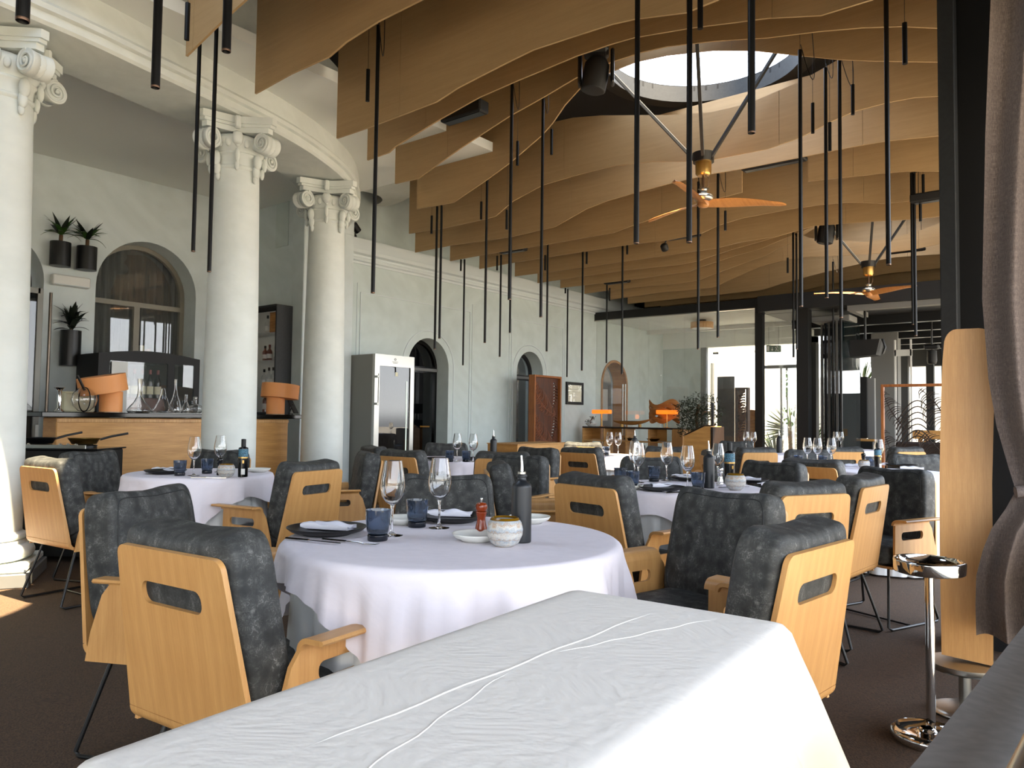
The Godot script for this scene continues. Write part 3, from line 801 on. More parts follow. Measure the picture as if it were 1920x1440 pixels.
func pendants() -> void:
	var rows := [
		[Vector3(-1.951, 2.027, -0.630), 4.03, 0.0, "near tube lamp end at the top corner above the first column"],
		[Vector3(-2.489, 2.216, -1.200), 4.22, 0.0, "thick looking near tube lamp right of the first column's curl"],
		[Vector3(-2.229, 2.302, -1.300), 4.30, 0.0, "near tube lamp end against the white bow, above the slim pair"],
		[Vector3(-5.345, 2.334, -2.900), 4.33, 0.0, "longer slim tube of the pair before the wooden bar, ending higher"],
		[Vector3(-5.113, 2.156, -2.900), 4.16, 0.0, "slim tube of the pair before the bar, the lower ending one beside the middle column"],
		[Vector3(-4.170, 2.014, -3.630), 3.99, 1.0, "tube lamp with a looped cable hanging before the cornice, left end of the long baffle"],
		[Vector3(-6.387, 1.940, -6.550), 3.68, 0.0, "tube of the twin hanging over the dark arched door, the lower one"],
		[Vector3(-6.311, 2.065, -6.550), 3.68, 0.0, "tube of the twin hanging over the dark arched door, the shorter one"],
		[Vector3(-5.595, 1.977, -6.550), 3.89, 0.5, "single tube over the wall between the arched doors"],
		[Vector3(-4.084, 2.151, -5.100), 4.07, 1.0, "thick tube ending at the cornice, before a thinner one just behind"],
		[Vector3(-6.389, 2.279, -8.000), 4.28, 0.0, "thin tube hanging just behind the thick one at the cornice"],
		[Vector3(-4.257, 2.089, -5.800), 4.23, 0.8, "tube passing in front of the carved screen's arch, looped cable at top"],
		[Vector3(-6.297, 2.077, -8.730), 3.60, 0.4, "thin tube with its end above the carved wooden screen"],
		[Vector3(-7.897, 1.932, -8.730), 3.59, 0.0, "thin tube right of the dark arched door at the long wall"],
		[Vector3(-7.160, 2.035, -8.730), 3.57, 0.0, "thin tube near the middle of the white wall, below the black heater"],
		[Vector3(-7.933, 1.896, -11.650), 3.54, 0.0, "thin tube hanging just above the framed certificate"],
		[Vector3(-6.175, 1.841, -9.460), 3.63, 0.0, "tube between the certificate and the glass lobby"],
		[Vector3(-7.083, 2.125, -11.650), 3.55, 0.0, "thin tube at the lobby's wooden arch, below a black rail"],
		[Vector3(-5.493, 1.768, -9.460), 3.62, 0.0, "tube before the lobby glass, beside the wooden arch"],
		[Vector3(-2.023, 2.088, -3.630), 4.09, 0.0, "tube in front of the baffles left of the first fan"],
		[Vector3(-1.712, 2.052, -3.630), 4.05, 0.0, "tube in front of the first fan's stem"],
		[Vector3(-3.660, 1.928, -8.000), 3.85, 0.5, "thin tube hanging behind the first fan, over the lobby ceiling lamp"],
		[Vector3(-3.425, 2.049, -8.000), 3.90, 0.9, "tube behind the first fan's blade, before the lobby's header"],
		[Vector3(-1.102, 2.269, -2.900), 4.27, 0.0, "thick near tube ending before the first skylight's frame"],
		[Vector3(-1.825, 1.993, -5.800), 3.97, 1.0, "tube at the edge of the first skylight, with a large cable loop"],
		[Vector3(-1.851, 2.160, -6.550), 4.12, 0.6, "tube second from the skylight's edge with a narrow loop"],
		[Vector3(-1.738, 1.986, -6.550), 4.16, 1.0, "tube third from the skylight's edge with a curled cable top"],
		[Vector3(-1.072, 2.106, -5.100), 4.11, 0.0, "near tube with its lower end beside the second fan's struts"],
		[Vector3(-1.607, 2.147, -8.730), 3.75, 0.3, "tube of the twin beside the dark window post, the shorter one"],
		[Vector3(-1.583, 2.029, -8.730), 3.75, 0.3, "tube of the twin beside the dark window post, the longer one"],
		[Vector3(-3.537, 2.037, -10.900), 3.86, 0.6, "thin far tube before the dark glass stack, the longer"],
		[Vector3(-3.491, 2.149, -10.900), 3.81, 0.0, "thin far tube before the dark glass stack, the shorter"],
		[Vector3(-3.600, 1.876, -13.100), 3.79, 0.8, "thinnest far tube below the second fan's blade"],
	]
	for r in rows: tube_lamp(r[0], r[1], r[3], r[2])
	rows = [
		[Vector3(-4.274, 3.451, -3.630), 0.24, "short black rod beside the looped tube, on the second baffle"],
		[Vector3(-6.476, 3.361, -6.550), 0.22, "short rod left of the twin tubes over the dark arched door"],
		[Vector3(-5.678, 3.410, -6.550), 0.21, "short rod left of the single tube over the wall"],
		[Vector3(-4.565, 3.621, -5.800), 0.24, "short rod between the thick cornice tube and the lit baffle"],
		[Vector3(-5.256, 3.226, -6.500), 0.22, "short rod just below the baffle curve, right of the thick cornice tube"],
		[Vector3(-4.581, 3.902, -6.400), 0.27, "short rod hanging before the left end of the lit baffle"],
		[Vector3(-6.341, 3.245, -8.730), 0.22, "short rod above the carved wooden screen's tube"],
		[Vector3(-7.973, 3.419, -8.730), 0.18, "short rod at the cornice, left of the thin wall tube"],
		[Vector3(-7.235, 3.345, -8.730), 0.22, "short rod below the black heater at the long wall"],
		[Vector3(-7.987, 3.467, -11.650), 0.10, "tiny short rod at the far end of the cornice"],
		[Vector3(-6.106, 3.433, -9.460), 0.18, "short rod beside the tube left of the lobby"],
		[Vector3(-7.026, 3.244, -11.650), 0.23, "short rod under the black rail at the lobby"],
		[Vector3(-5.418, 3.492, -9.460), 0.13, "short rod beside the lobby glass tube"],
		[Vector3(-3.663, 3.424, -8.000), 0.18, "short rod beneath the first fan's motor"],
		[Vector3(-3.339, 3.241, -8.000), 0.22, "short rod under the first fan's long blade"],
		[Vector3(-1.499, 3.471, -8.730), 0.24, "short rod above the black rail at the dark window post"],
		[Vector3(-1.527, 3.223, -8.730), 0.20, "short rod below the black rail at the dark window post"],
		[Vector3(-3.615, 3.253, -10.900), 0.22, "short far rod before the second skylight's lit baffle"],
		[Vector3(-1.942, 3.563, -6.500), 0.26, "short rod between the two tubes at the skylight's edge"],
		[Vector3(-1.805, 3.383, -6.500), 0.24, "short rod touching the second tube at the skylight's edge"],
		[Vector3(-1.623, 3.646, -6.500), 0.25, "short rod with a cable loop, right of the skylight tubes"],
		[Vector3(-0.930, 3.262, -4.900), 0.25, "short rod on the brown baffle near the dark window post"],
		[Vector3(-1.652, 3.172, -3.630), 0.18, "short rod in front of the baffles at the first fan's axis"],
		[Vector3(-4.203, 3.311, -2.200), 0.22, "short rod on the little baffle end near the first column"],
	]
	for r in rows:
		var t := thing("short_rod", r[2], "pendant lamp", r[0], 0, "short black rods on wires")
		var g := G.new()
		g.lathe([Vector2(0.0001, 0), Vector2(0.0145, 0), Vector2(0.0145, 0), Vector2(0.0145, r[1]), Vector2(0.0145, r[1]), Vector2(0.0001, r[1])], 12)
		part(g, "rod", M.pendant, t)
		g = G.new()
		g.tube([Vector3(0, r[1], 0), Vector3(0, 4.74 - r[0].y, 0)], 0.0016, 5)
		part(g, "wire", M.black_metal, t)

func cam_dir(phi: float) -> Vector3:   # compass: 0 = 38.4 degrees off the long wall's direction, positive clockwise
	var r := deg_to_rad(38.4 - phi)
	return Vector3(-sin(r), 0, -cos(r))

func fan(at: Vector3, phis: Array, strut: Array, label: String) -> void:
	var t := thing("ceiling_fan", label, "ceiling fan", at, 0, "fans under the skylights")
	var g := G.new()
	g.lathe([Vector2(0.0001, 0.0), Vector2(0.10, 0.0), Vector2(0.10, 0.0), Vector2(0.105, 0.09), Vector2(0.105, 0.09), Vector2(0.0001, 0.1)], 24)
	part(g, "mount", M.black_metal, t)
	for an in strut:
		g = G.new()
		var d := Vector3(-sin(deg_to_rad(an)), 0, -cos(deg_to_rad(an)))
		var p0 := d * 0.09 + Vector3(0, 0.04, 0)
		var p1 := d * 0.92 + Vector3(0, 4.66 - at.y, 0)
		var ax := (p1 - p0).normalized()
		var sd := ax.cross(Vector3.UP).normalized()
		g.box((p0 + p1) / 2, Vector3(0.032, (p1 - p0).length(), 0.032), 0.004, Basis(sd, ax, sd.cross(ax)))
		part(g, "strut", M.anthracite, t)
	g = G.new()
	g.lathe([Vector2(0.0001, -0.13), Vector2(0.055, -0.13), Vector2(0.055, -0.13), Vector2(0.075, -0.11), Vector2(0.078, 0.0)], 24)
	part(g, "canopy", M.brass, t)
	g = G.new()
	g.tube([Vector3(0, -0.13, 0), Vector3(0, -0.26, 0)], 0.011, 8)
	g.tube([Vector3(0.02, -0.12, 0), Vector3(0.06, -0.17, 0.01), Vector3(0.055, -0.23, 0.01), Vector3(0.02, -0.28, 0)], 0.003, 5)
	part(g, "rod", M.copper, t)
	g = G.new()
	g.lathe([Vector2(0.0001, -0.385), Vector2(0.06, -0.385), Vector2(0.09, -0.37), Vector2(0.095, -0.345), Vector2(0.085, -0.325), Vector2(0.05, -0.31), Vector2(0.035, -0.30), Vector2(0.035, -0.27), Vector2(0.05, -0.26), Vector2(0.02, -0.25)], 24)
	part(g, "motor", M.steel, t)
	for ph in phis:
		g = G.new()
		var d := cam_dir(ph)
		var sd := d.cross(Vector3.UP)
		var up: Array = []; var dn: Array = []
		for i in 17:
			var u := i / 16.0
			var w: float = lerpf(0.05, 0.072, sin(PI * min(u * 1.3, 1.0))) * (1.0 if u < 0.86 else sqrt(max(0.02, 1.0 - pow((u - 0.86) / 0.14, 2.0))))
			var tw := lerpf(0.5, 0.12, u)
			var c := d * (0.02 + 0.78 * u) + Vector3(0, -0.40 + 0.015 * sin(PI * u), 0)
			var ra := PackedVector3Array(); var rb := PackedVector3Array()
			for k in 7:
				var q := (k - 3) / 3.0
				var off := sd * w * q * cos(tw) + Vector3.UP * w * q * sin(tw)
				var th := 0.009 * sqrt(max(0.0, 1.0 - q * q)) + 0.001
				ra.append(c + off + Vector3(0, th, 0)); rb.append(c + off - Vector3(0, th, 0))
			up.append(ra); dn.append(rb)
		g.grid(up)
		for r in dn: r.reverse()
		g.grid(dn)
		part(g, "blade", M.fan_wood, t)
	g = G.new()
	g.lathe([Vector2(0.0001, -0.44), Vector2(0.045, -0.435), Vector2(0.055, -0.41), Vector2(0.055, -0.385)], 20)
	part(g, "hub", M.fan_wood, t)

func stage_light(at: Vector3, turn: float, label: String) -> void:
	var t := thing("stage_light", label, "stage light", at, turn, "black stage lights under the ceiling")
	var g := G.new()
	g.box(Vector3(0.02, 0.15, 0), Vector3(0.2, 0.1, 0.2), 0.025)
	part(g, "base", M.black, t)
	g = G.new()
	for s in [-1.0, 1.0]: g.box(Vector3(0.02 + s * 0.13, 0.0, 0), Vector3(0.03, 0.28, 0.12), 0.012)
	part(g, "yoke", M.black_metal, t)
	g = G.new()
	g.lathe([Vector2(0.0001, -0.17), Vector2(0.085, -0.17), Vector2(0.1, -0.16), Vector2(0.105, -0.05), Vector2(0.10, 0.05), Vector2(0.07, 0.1), Vector2(0.0001, 0.105)], 24, Vector3(0.02, -0.02, 0), Basis(Vector3.FORWARD, 0.15))
	part(g, "head", M.black, t)
	g = G.new()
	g.tube([Vector3(0, 0.19, 0), Vector3(0, 4.7 - at.y, 0)], 0.012, 6)
	part(g, "stem", M.black_metal, t)

func ceiling_gear() -> void:
	fan(P(6.80, 3.06, 3.62), [90.0, 212.0, 330.0], [106.0, 200.0, -98.0], "wooden three blade ceiling fan on black struts below the first skylight")
	fan(P(12.2, 2.84, 3.46), [275.0, 35.0, 155.0], [106.0, 200.0, -98.0], "small looking wooden ceiling fan on black struts below the second skylight")
	stage_light(P(5.1, 3.24, 3.96), 30, "black stage light hanging at the near rim of the first skylight")
	stage_light(P(10.2, 2.9, 3.64), 20, "black stage light hanging at the near rim of the second skylight")
	var rows := [[4.95, 4.27, 4.75, 3.86, 0.11, "black box heater on the third baffle, wedge shaped from below"], [8.73, 6.70, 7.16, 3.61, 0.05, "flat black heater bar at the end of the long wall's baffles"], [9.46, 4.31, 4.80, 3.64, 0.06, "black rail with a small round spotlight, left of the fan's lower tubes"], [11.65, 6.63, 7.12, 3.57, 0.05, "black heater bar over the lobby side of the long wall"], [8.0, 2.46, 3.14, 3.885, 0.05, "long black rail in the gap between the cut baffles"], [8.7, 0.9, 1.61, 3.455, 0.09, "thick black rail running to the dark window post"], [13.1, 2.23, 2.76, 3.84, 0.05, "far black rail right of the second fan's struts"]]
	for r in rows:
		var t := thing("ceiling_heater", r[5], "ceiling heater", P(r[0], (r[1] + r[2]) / 2, r[3]), 0, "black rails under the baffles")
		var g := G.new()
		g.box(Vector3.ZERO, Vector3(r[2] - r[1], r[4], 0.13), 0.012)
		part(g, "housing", M.black, t)
		g = G.new()
		g.box(Vector3(0, -r[4] / 2 - 0.002, 0), Vector3((r[2] - r[1]) * 0.9, 0.008, 0.08), 0.002)
		part(g, "grille", M.black_metal, t)
		g = G.new()
		for s in [-0.4, 0.4]: g.tube([Vector3(s * (r[2] - r[1]), r[4] / 2, 0), Vector3(s * (r[2] - r[1]), 4.74 - r[3], 0)], 0.004, 5)
		part(g, "rod", M.black_metal, t)
	var t := thing("spotlight", "small round black spotlight hanging from the rail left of the first fan", "spotlight", P(9.46, 4.83, 3.52), 0)
	var g := G.new()
	g.lathe([Vector2(0.0001, -0.05), Vector2(0.045, -0.05), Vector2(0.052, -0.03), Vector2(0.052, 0.03), Vector2(0.03, 0.05), Vector2(0.0001, 0.052)], 18, Vector3.ZERO, Basis(Vector3.RIGHT, 0.7))
	part(g, "head", M.black, t)
	g = G.new()
	g.tube([Vector3(0, 0.04, 0), Vector3(0.03, 0.09, 0)], 0.01, 6)
	part(g, "arm", M.black_metal, t)
	t = thing("spotlight", "black spotlight clipped to the cornice ledge beside the third column", "spotlight", P(6.93, 8.36, 3.63), 0)
	g = G.new()
	g.lathe([Vector2(0.0001, -0.07), Vector2(0.05, -0.07), Vector2(0.06, 0.05), Vector2(0.0001, 0.06)], 16, Vector3(0, 0.16, 0), Basis(Vector3.RIGHT, 0.9))
	part(g, "head", M.black, t)
	g = G.new()
	g.tube([Vector3(0, 0.0, 0), Vector3(0, 0.1, 0)], 0.012, 6)
	g.tube([Vector3(0, 0.08, 0), Vector3(0.08, 0.03, 0.05), Vector3(0.1, -0.05, 0.05)], 0.006, 5)
	part(g, "bracket", M.black_metal, t)

func window_side() -> void:
	# half wall with its stone ledge beside the viewer, steel rail on top
	var g := G.new()
	var o := PackedVector2Array([Vector2(0.30, -4.9), Vector2(0.215, 0.2), Vector2(0.165, 0.9), Vector2(0.125, 1.64), Vector2(-0.02, 4.3), Vector2(-0.62, 4.3), Vector2(-0.30, -4.9)])
	g.prism(o, [], 0.0, 0.05, frame_xy(Vector3(0, 0.78, 0), Vector3(-1, 0, 0), Vector3(0, 0, -1)))
	struct(g, "window_ledge", M.ledge)
	g = G.new()
	g.prism(PackedVector2Array([Vector2(0.10, -4.9), Vector2(0.01, 1.64), Vector2(-0.20, 4.3), Vector2(-0.21, 4.3), Vector2(0.0, 1.64), Vector2(0.09, -4.9)]), [], 0.0, 0.73, frame_xy(Vector3(0, 0.73, 0), Vector3(-1, 0, 0), Vector3(0, 0, -1)))
	struct(g, "window_4", M.glass)
	for a in [-3.0, 0.2, 4.2]:
		slab("trim_ledge_post", a, a + 0.06, -0.16, 0.06, 0, 0.73, M.anthracite)
	var t := thing("rail", "brushed steel rail along the stone window ledge", "rail", Vector3.ZERO, 0)
	g = G.new()
	g.tube([P(0.35, 0.088, 0.825), P(2.6, -0.032, 0.825)], 0.015, 14)
	part(g, "bar", M.steel, t)
	g = G.new()
	for a in [0.5, 1.9]: g.tube([P(a, 0.088 - (a - 0.35) * 0.0533, 0.775), P(a, 0.088 - (a - 0.35) * 0.0533, 0.825)], 0.01, 8)
	part(g, "post", M.steel, t)
	# dark posts and header of the window line, roof edge outside
	g = G.new()
	g.box(P(4.46, 0.645, 2.3), Vector3(0.075, 4.6, 0.12), 0.004)
	struct(g, "trim_post_front", M.anthracite)
	slab("trim_post", 4.5, 4.7, 0.25, 0.66, 0, 4.7, M.black_soft)
	slab("trim_post_far", 8.8, 9.0, 0.1, 0.3, 0, 4.7, M.black_soft)
	slab("trim_post_last", 13.0, 13.2, 0.1, 0.3, 0, 4.7, M.black_soft)
	slab("trim_header", -5, 15.6, -0.3, 0.2, 3.5, 4.8, M.black_soft)
	slab("roof_edge", -5, 15.6, -0.92, -0.3, 3.75, 4.8, M.black_soft)
	slab("window_blind", -5, 4.45, -0.10, -0.08, 2.6, 3.55, M.linen)
	slab("roof_awning", -7, 4.7, -1.9, -0.10, 2.62, 2.68, M.linen)
	# gathered linen curtain, tied back low down
	t = thing("curtain", "brown grey linen curtain tied back beside the dark window post", "curtain", Vector3.ZERO, 0)
	g = G.new()
	var key := [[4.5, 0.298, 0.0], [3.2, 0.312, 0.0], [2.72, 0.318, 0.0], [2.22, 0.343, 0.0], [1.6, 0.365, 0.0], [1.3, 0.350, 0.02], [1.12, 0.326, 0.06], [0.97, 0.290, 0.12], [0.90, 0.272, 0.15]]
	var rows: Array = []
	for k in key.size() - 1:
		for s in 6:
			var u := s / 6.0
			rows.append(curtain_row(lerpf(key[k][0], key[k + 1][0], u), lerpf(key[k][1], key[k + 1][1], u), lerpf(key[k][2], key[k + 1][2], u), 1.0))
	rows.append(curtain_row(0.89, 0.271, 0.15, 1.0))
	rows.reverse()
	g.grid(rows)
	part(g, "drape", M.linen, t)
	g = G.new()
	rows = []
	for q in [[0.34, 0.40, 1.6], [0.45, 0.402, 1.5], [0.56, 0.398, 1.4], [0.66, 0.375, 1.3], [0.74, 0.347, 1.2], [0.82, 0.30, 1.0], [0.88, 0.272, 1.0]]:
		rows.append(curtain_row(q[0], q[1], 0.15 - (0.88 - q[0]) * 0.15, q[2]))
	g.grid(rows)
	part(g, "lower_drape", M.linen, t)
	g = G.new()
	var path: Array = []
	for i in 13:
		var u := i / 12.0
		path.append(P(3.28 + 0.03 * sin(PI * u), 0.278 - 0.24 * u, 0.885 + 0.03 * u))
	g.tube(path, 0.022, 8)
	part(g, "tie_band", M.linen, t)
	# tall plywood panel standing on a steel disc
	t = thing("menu_stand", "tall curved plywood panel with a rounded top on a steel disc foot", "stand", P(3.47, 0.47, 0), 0)
	g = G.new()
	var out := PackedVector2Array()
	# outline in the panel's own plane: x across, y up
	out.append_array(PackedVector2Array([Vector2(-0.078, 0.215), Vector2(0.095, 0.2), Vector2(0.098, 0.45), Vector2(0.10, 0.9), Vector2(0.112, 1.25), Vector2(0.112, 1.40)]))
	for i in 6: out.append(Vector2(0.112 - 0.05 + 0.05 * cos(PI / 2 * i / 5), 1.455 + 0.05 * sin(PI / 2 * i / 5)))
	for i in 7: out.append(Vector2(-0.012 - 0.045 * sin(PI / 2 * i / 6), 1.44 + 0.065 * cos(PI / 2 * i / 6)))
	out.append_array(PackedVector2Array([Vector2(-0.062, 1.38), Vector2(-0.07, 1.2), Vector2(-0.078, 0.9), Vector2(-0.08, 0.6)]))
	var dirx := cam_dir(90 + 30)   # faces the viewer
	g.prism(out, [], -0.012, 0.012, frame_xy(Vector3(0, 0, 0), cam_dir(122.0), Vector3.UP))
	part(g, "panel", M.ply, t)
	g = G.new()
	g.lathe([Vector2(0.0001, 0.17), Vector2(0.125, 0.17), Vector2(0.13, 0.178), Vector2(0.13, 0.195), Vector2(0.13, 0.195), Vector2(0.0001, 0.2)], 36)
	g.lathe([Vector2(0.022, 0.02), Vector2(0.022, 0.17)], 14)
	g.lathe([Vector2(0.0001, 0.0), Vector2(0.125, 0.0), Vector2(0.125, 0.012), Vector2(0.1, 0.02), Vector2(0.0001, 0.022)], 36)
	part(g, "base", M.steel, t)
	# chrome ashtray stand
	t = thing("ashtray_stand", "chrome ashtray stand with a ring top and round foot", "ashtray stand", P(3.09, 0.525, 0), 0)
	g = G.new()
	g.lathe([Vector2(0.0001, 0.0), Vector2(0.105, 0.0), Vector2(0.118, 0.008), Vector2(0.12, 0.025), Vector2(0.115, 0.04), Vector2(0.10, 0.045), Vector2(0.10, 0.045), Vector2(0.085, 0.035), Vector2(0.035, 0.03), Vector2(0.03, 0.045), Vector2(0.02, 0.05)], 40, cam_dir(250) * 0.02)
	part(g, "foot", M.chrome, t)
	g = G.new()
	g.lathe([Vector2(0.0155, 0.04), Vector2(0.0155, 0.6)], 18)
	part(g, "pole", M.chrome, t)
	g = G.new()
	g.lathe([Vector2(0.0001, 0.592), Vector2(0.108, 0.592), Vector2(0.115, 0.597), Vector2(0.118, 0.632), Vector2(0.115, 0.64), Vector2(0.106, 0.64), Vector2(0.106, 0.64), Vector2(0.100, 0.61), Vector2(0.0001, 0.607)], 44)
	part(g, "dish", M.chrome, t)

func curtain_row(h: float, b0: float, shift: float, spread: float) -> PackedVector3Array:
	var row := PackedVector3Array()
	var b1 := -0.75 + shift * 2.2
	for j in 121:
		var u := j / 120.0
		var b := lerpf(b0, b1, u)
		var fold := 0.042 * sin(u * 52.0 + 0.7 * sin(h * 1.3)) + 0.016 * sin(u * 23.0 + h * 2.0) + 0.008 * sin(u * 97.0)
		fold *= spread * (1.0 - clampf(shift * 3.0, 0, 0.55))
		row.append(P(3.3 + fold + u * 0.1, b + 0.012 * cos(u * 52.0), h))
	return row

func lobby() -> void:
	var g := G.new()
	# black header, corner post, light trim
	slab("trim_lobby_header", 13.17, 13.30, 4.82, 8.3, 3.14, 3.30, M.black)
	slab("trim_lobby_post", 13.17, 13.30, 4.82, 4.95, 0, 3.14, M.black)
	slab("trim_lobby_side_header", 13.3, 16.2, 4.82, 4.95, 3.14, 3.30, M.black)
	slab("trim_lobby_strip", 13.16, 13.19, 4.95, 8.3, 3.122, 3.14, M.steel)
	slab("trim_lobby_side_strip", 13.3, 16.0, 4.80, 4.825, 3.09, 3.14, M.white)
	slab("ceiling_lobby", 13.3, 16.4, 4.8, 8.7, 3.15, 3.28, M.niche_ceiling)
	slab("trim_lobby_beam", 15.4, 15.46, 4.95, 8.3, 3.06, 3.15, M.white)
	slab("roof_lobby", 15.5, 16.6, 4.7, 9.0, 3.4, 3.5, M.black_soft)
	# panes of the glass front, each its own
	var cuts := [8.29, 7.28, 6.82, 5.98, 4.96]
	var t: Node3D
	var w := Node3D.new()
	w.name = "window_1"; add_child(w); w.set_meta("kind", "structure")
	for i in 4:
		g = G.new()
		g.box(P(13.23, (cuts[i] + cuts[i + 1]) / 2, 1.57), Vector3(cuts[i] - cuts[i + 1] - 0.008, 3.13, 0.012))
		part(g, "pane", M.glass, w)
	for a in [13.9, 14.75, 15.6]:
		g = G.new()
		g.box(P(a, 4.885, 1.57), Vector3(0.012, 3.13, 0.83))
		part(g, "pane", M.glass, w)
	g = G.new()
	for b in [7.70, 7.64]: g.tube([P(13.30, b, 0.8), P(13.30, b, 1.83)], 0.014, 8)
	for h in [1.0, 1.7]: g.tube([P(13.30, 7.70, h), P(13.30, 7.64, h)], 0.008, 6)
	part(g, "door_handle", M.steel, w)
	# lettering on the glass, read from the other side
	var tm := TextMesh.new()
	tm.text = "ANDA"
	var sf := SystemFont.new()
	sf.font_names = PackedStringArray(["Droid Serif"])
	tm.font = sf
	tm.font_size = 32; tm.pixel_size = 0.0052; tm.depth = 0.004
	var lt := node("lettering", tm, M.black, w)
	lt.position = P(13.26, 5.60, 1.50)
	lt.rotation_degrees.y = 180
	# back of the lobby: lintel, door frame, glass doors
	slab("wall_lobby_lintel", 16.2, 16.4, 4.8, 8.3, 2.78, 3.4, M.niche_ceiling)
	slab("wall_lobby_end", 16.2, 16.45, 7.35, 8.3, 0, 2.78, M.wall)
	slab("trim_lobby_jamb", 16.2, 16.32, 7.22, 7.35, 0, 2.78, M.grey)
	slab("trim_lobby_end_post", 16.2, 16.4, 4.8, 4.92, 0, 2.9, M.black)
	w = Node3D.new()
	w.name = "door_3"; add_child(w); w.set_meta("kind", "structure")
	g = G.new()
	g.box(P(16.5, 5.6, 2.31), Vector3(0.9, 0.07, 0.05), 0.004)
	for b in [6.03, 5.62, 5.5, 5.16]: g.box(P(16.5, b, 1.15), Vector3(0.028, 2.3, 0.04))
	part(g, "frame", M.grey, w)
	g = G.new()
	g.box(P(16.5, 5.6, 1.15), Vector3(0.88, 2.28, 0.008))
	part(g, "pane", M.glass, w)
	g = G.new()
	g.box(P(16.0, 6.9, 2.62), Vector3(0.12, 0.05, 0.05)); g.box(P(16.0, 5.95, 2.62), Vector3(0.12, 0.05, 0.05))
	part(g, "closer", M.grey, w)
	# rendered white walls in the sun outside
	g = G.new()
	g.prism(PackedVector2Array([Vector2(16.45, -0.1), Vector2(27, -0.1), Vector2(27, 3.9), Vector2(16.45, 3.9)]), [], -0.3, 0, along_a(7.9))
	struct(g, "wall_yard", M.render_white)
	slab("wall_yard_end", 24, 24.3, 2.0, 9.0, -0.1, 3.2, M.render_white)
	slab("wall_yard_low", 19.0, 19.2, 4.6, 5.9, -0.1, 2.2, M.white)
	slab("roof_yard", 23.6, 24.6, 2.0, 5.6, 3.25, 3.42, M.red_tile)
	slab("wall_yard_house", 22, 22.3, 6.3, 7.9, 0, 3.3, M.niche)
	g = G.new()
	g.tube([P(17.2, 7.5, 0), P(17.2, 7.5, 2.5)], 0.05, 10)
	struct(g, "trim_yard_pole", M.grey)

func terrace() -> void:
	# dark ceiling with beams beyond the room
	slab("ceiling_terrace", 13.3, 21.5, -1.3, 4.8, 3.02, 3.2, M.black)
	slab("roof_terrace", 15.6, 21.5, -1.4, 4.9, 3.5, 3.6, M.black)
	for i in 5: slab("trim_terrace_beam", 14.4 + i * 1.35, 14.55 + i * 1.35, -1.2, 4.7, 2.86, 3.02, M.black_metal)
	slab("trim_beam_light", 12.98, 13.14, 0.3, 3.35, 2.935, 3.02, M.grey)
	slab("trim_beam_black", 12.9, 13.28, 0.3, 4.8, 3.02, 3.29, M.black)
	slab("trim_beam_turn", 13.14, 14.0, 3.27, 3.36, 2.935, 3.02, M.grey)
	slab("trim_corner_post", 13.0, 13.2, 3.98, 4.17, 0, 3.05, M.black)
	# stacked folding glass doors, seen almost edge on
	var w := Node3D.new()
	w.name = "window_2"; add_child(w); w.set_meta("kind", "structure")
	for i in 6:
		var b := 3.46 + i * 0.095
		var g := G.new()
		g.box(P(13.55 + 0.12 * i, b, 1.45), Vector3(0.012, 2.75, 0.85), 0.0, Basis(Vector3.UP, -0.12))
		part(g, "pane", M.teal_pane, w)
		g = G.new()
		g.box(P(13.13 + 0.12 * i, b + 0.03, 1.45), Vector3(0.035, 2.8, 0.03), 0.004)
		part(g, "stile", M.black_metal if i % 2 == 0 else M.grey, w)
	var g := G.new()
	g.box(P(13.6, 3.72, 2.88), Vector3(0.62, 0.1, 0.5), 0.01)
	part(g, "track", M.grey, w)
	# piers and far openings of the terrace
	slab("wall_terrace_pier", 17.0, 17.3, 3.42, 3.92, 0, 3.0, M.grey)
	slab("wall_terrace_back", 21.0, 21.3, -1.3, 2.2, 0, 1.9, M.black)
	slab("trim_terrace_post", 19.0, 19.15, 3.1, 3.25, 0, 3.0, M.black)
	slab("trim_terrace_post", 19.0, 19.15, 2.2, 2.4, 0, 3.0, M.black)
	slab("trim_terrace_post", 20.5, 20.7, 3.9, 4.15, 0, 3.0, M.black)
	slab("wall_terrace_shade", 21.2, 21.5, -1.3, 4.9, 2.55, 3.2, M.black)
	g = G.new()
	g.box(P(15.8, 3.22, 1.35), Vector3(0.03, 2.7, 0.03)); g.box(P(15.8, 2.95, 1.35), Vector3(0.03, 2.7, 0.03)); g.box(P(15.8, 3.08, 2.45), Vector3(0.3, 0.12, 0.03))
	struct(g, "trim_glass_wind_screen", M.white)

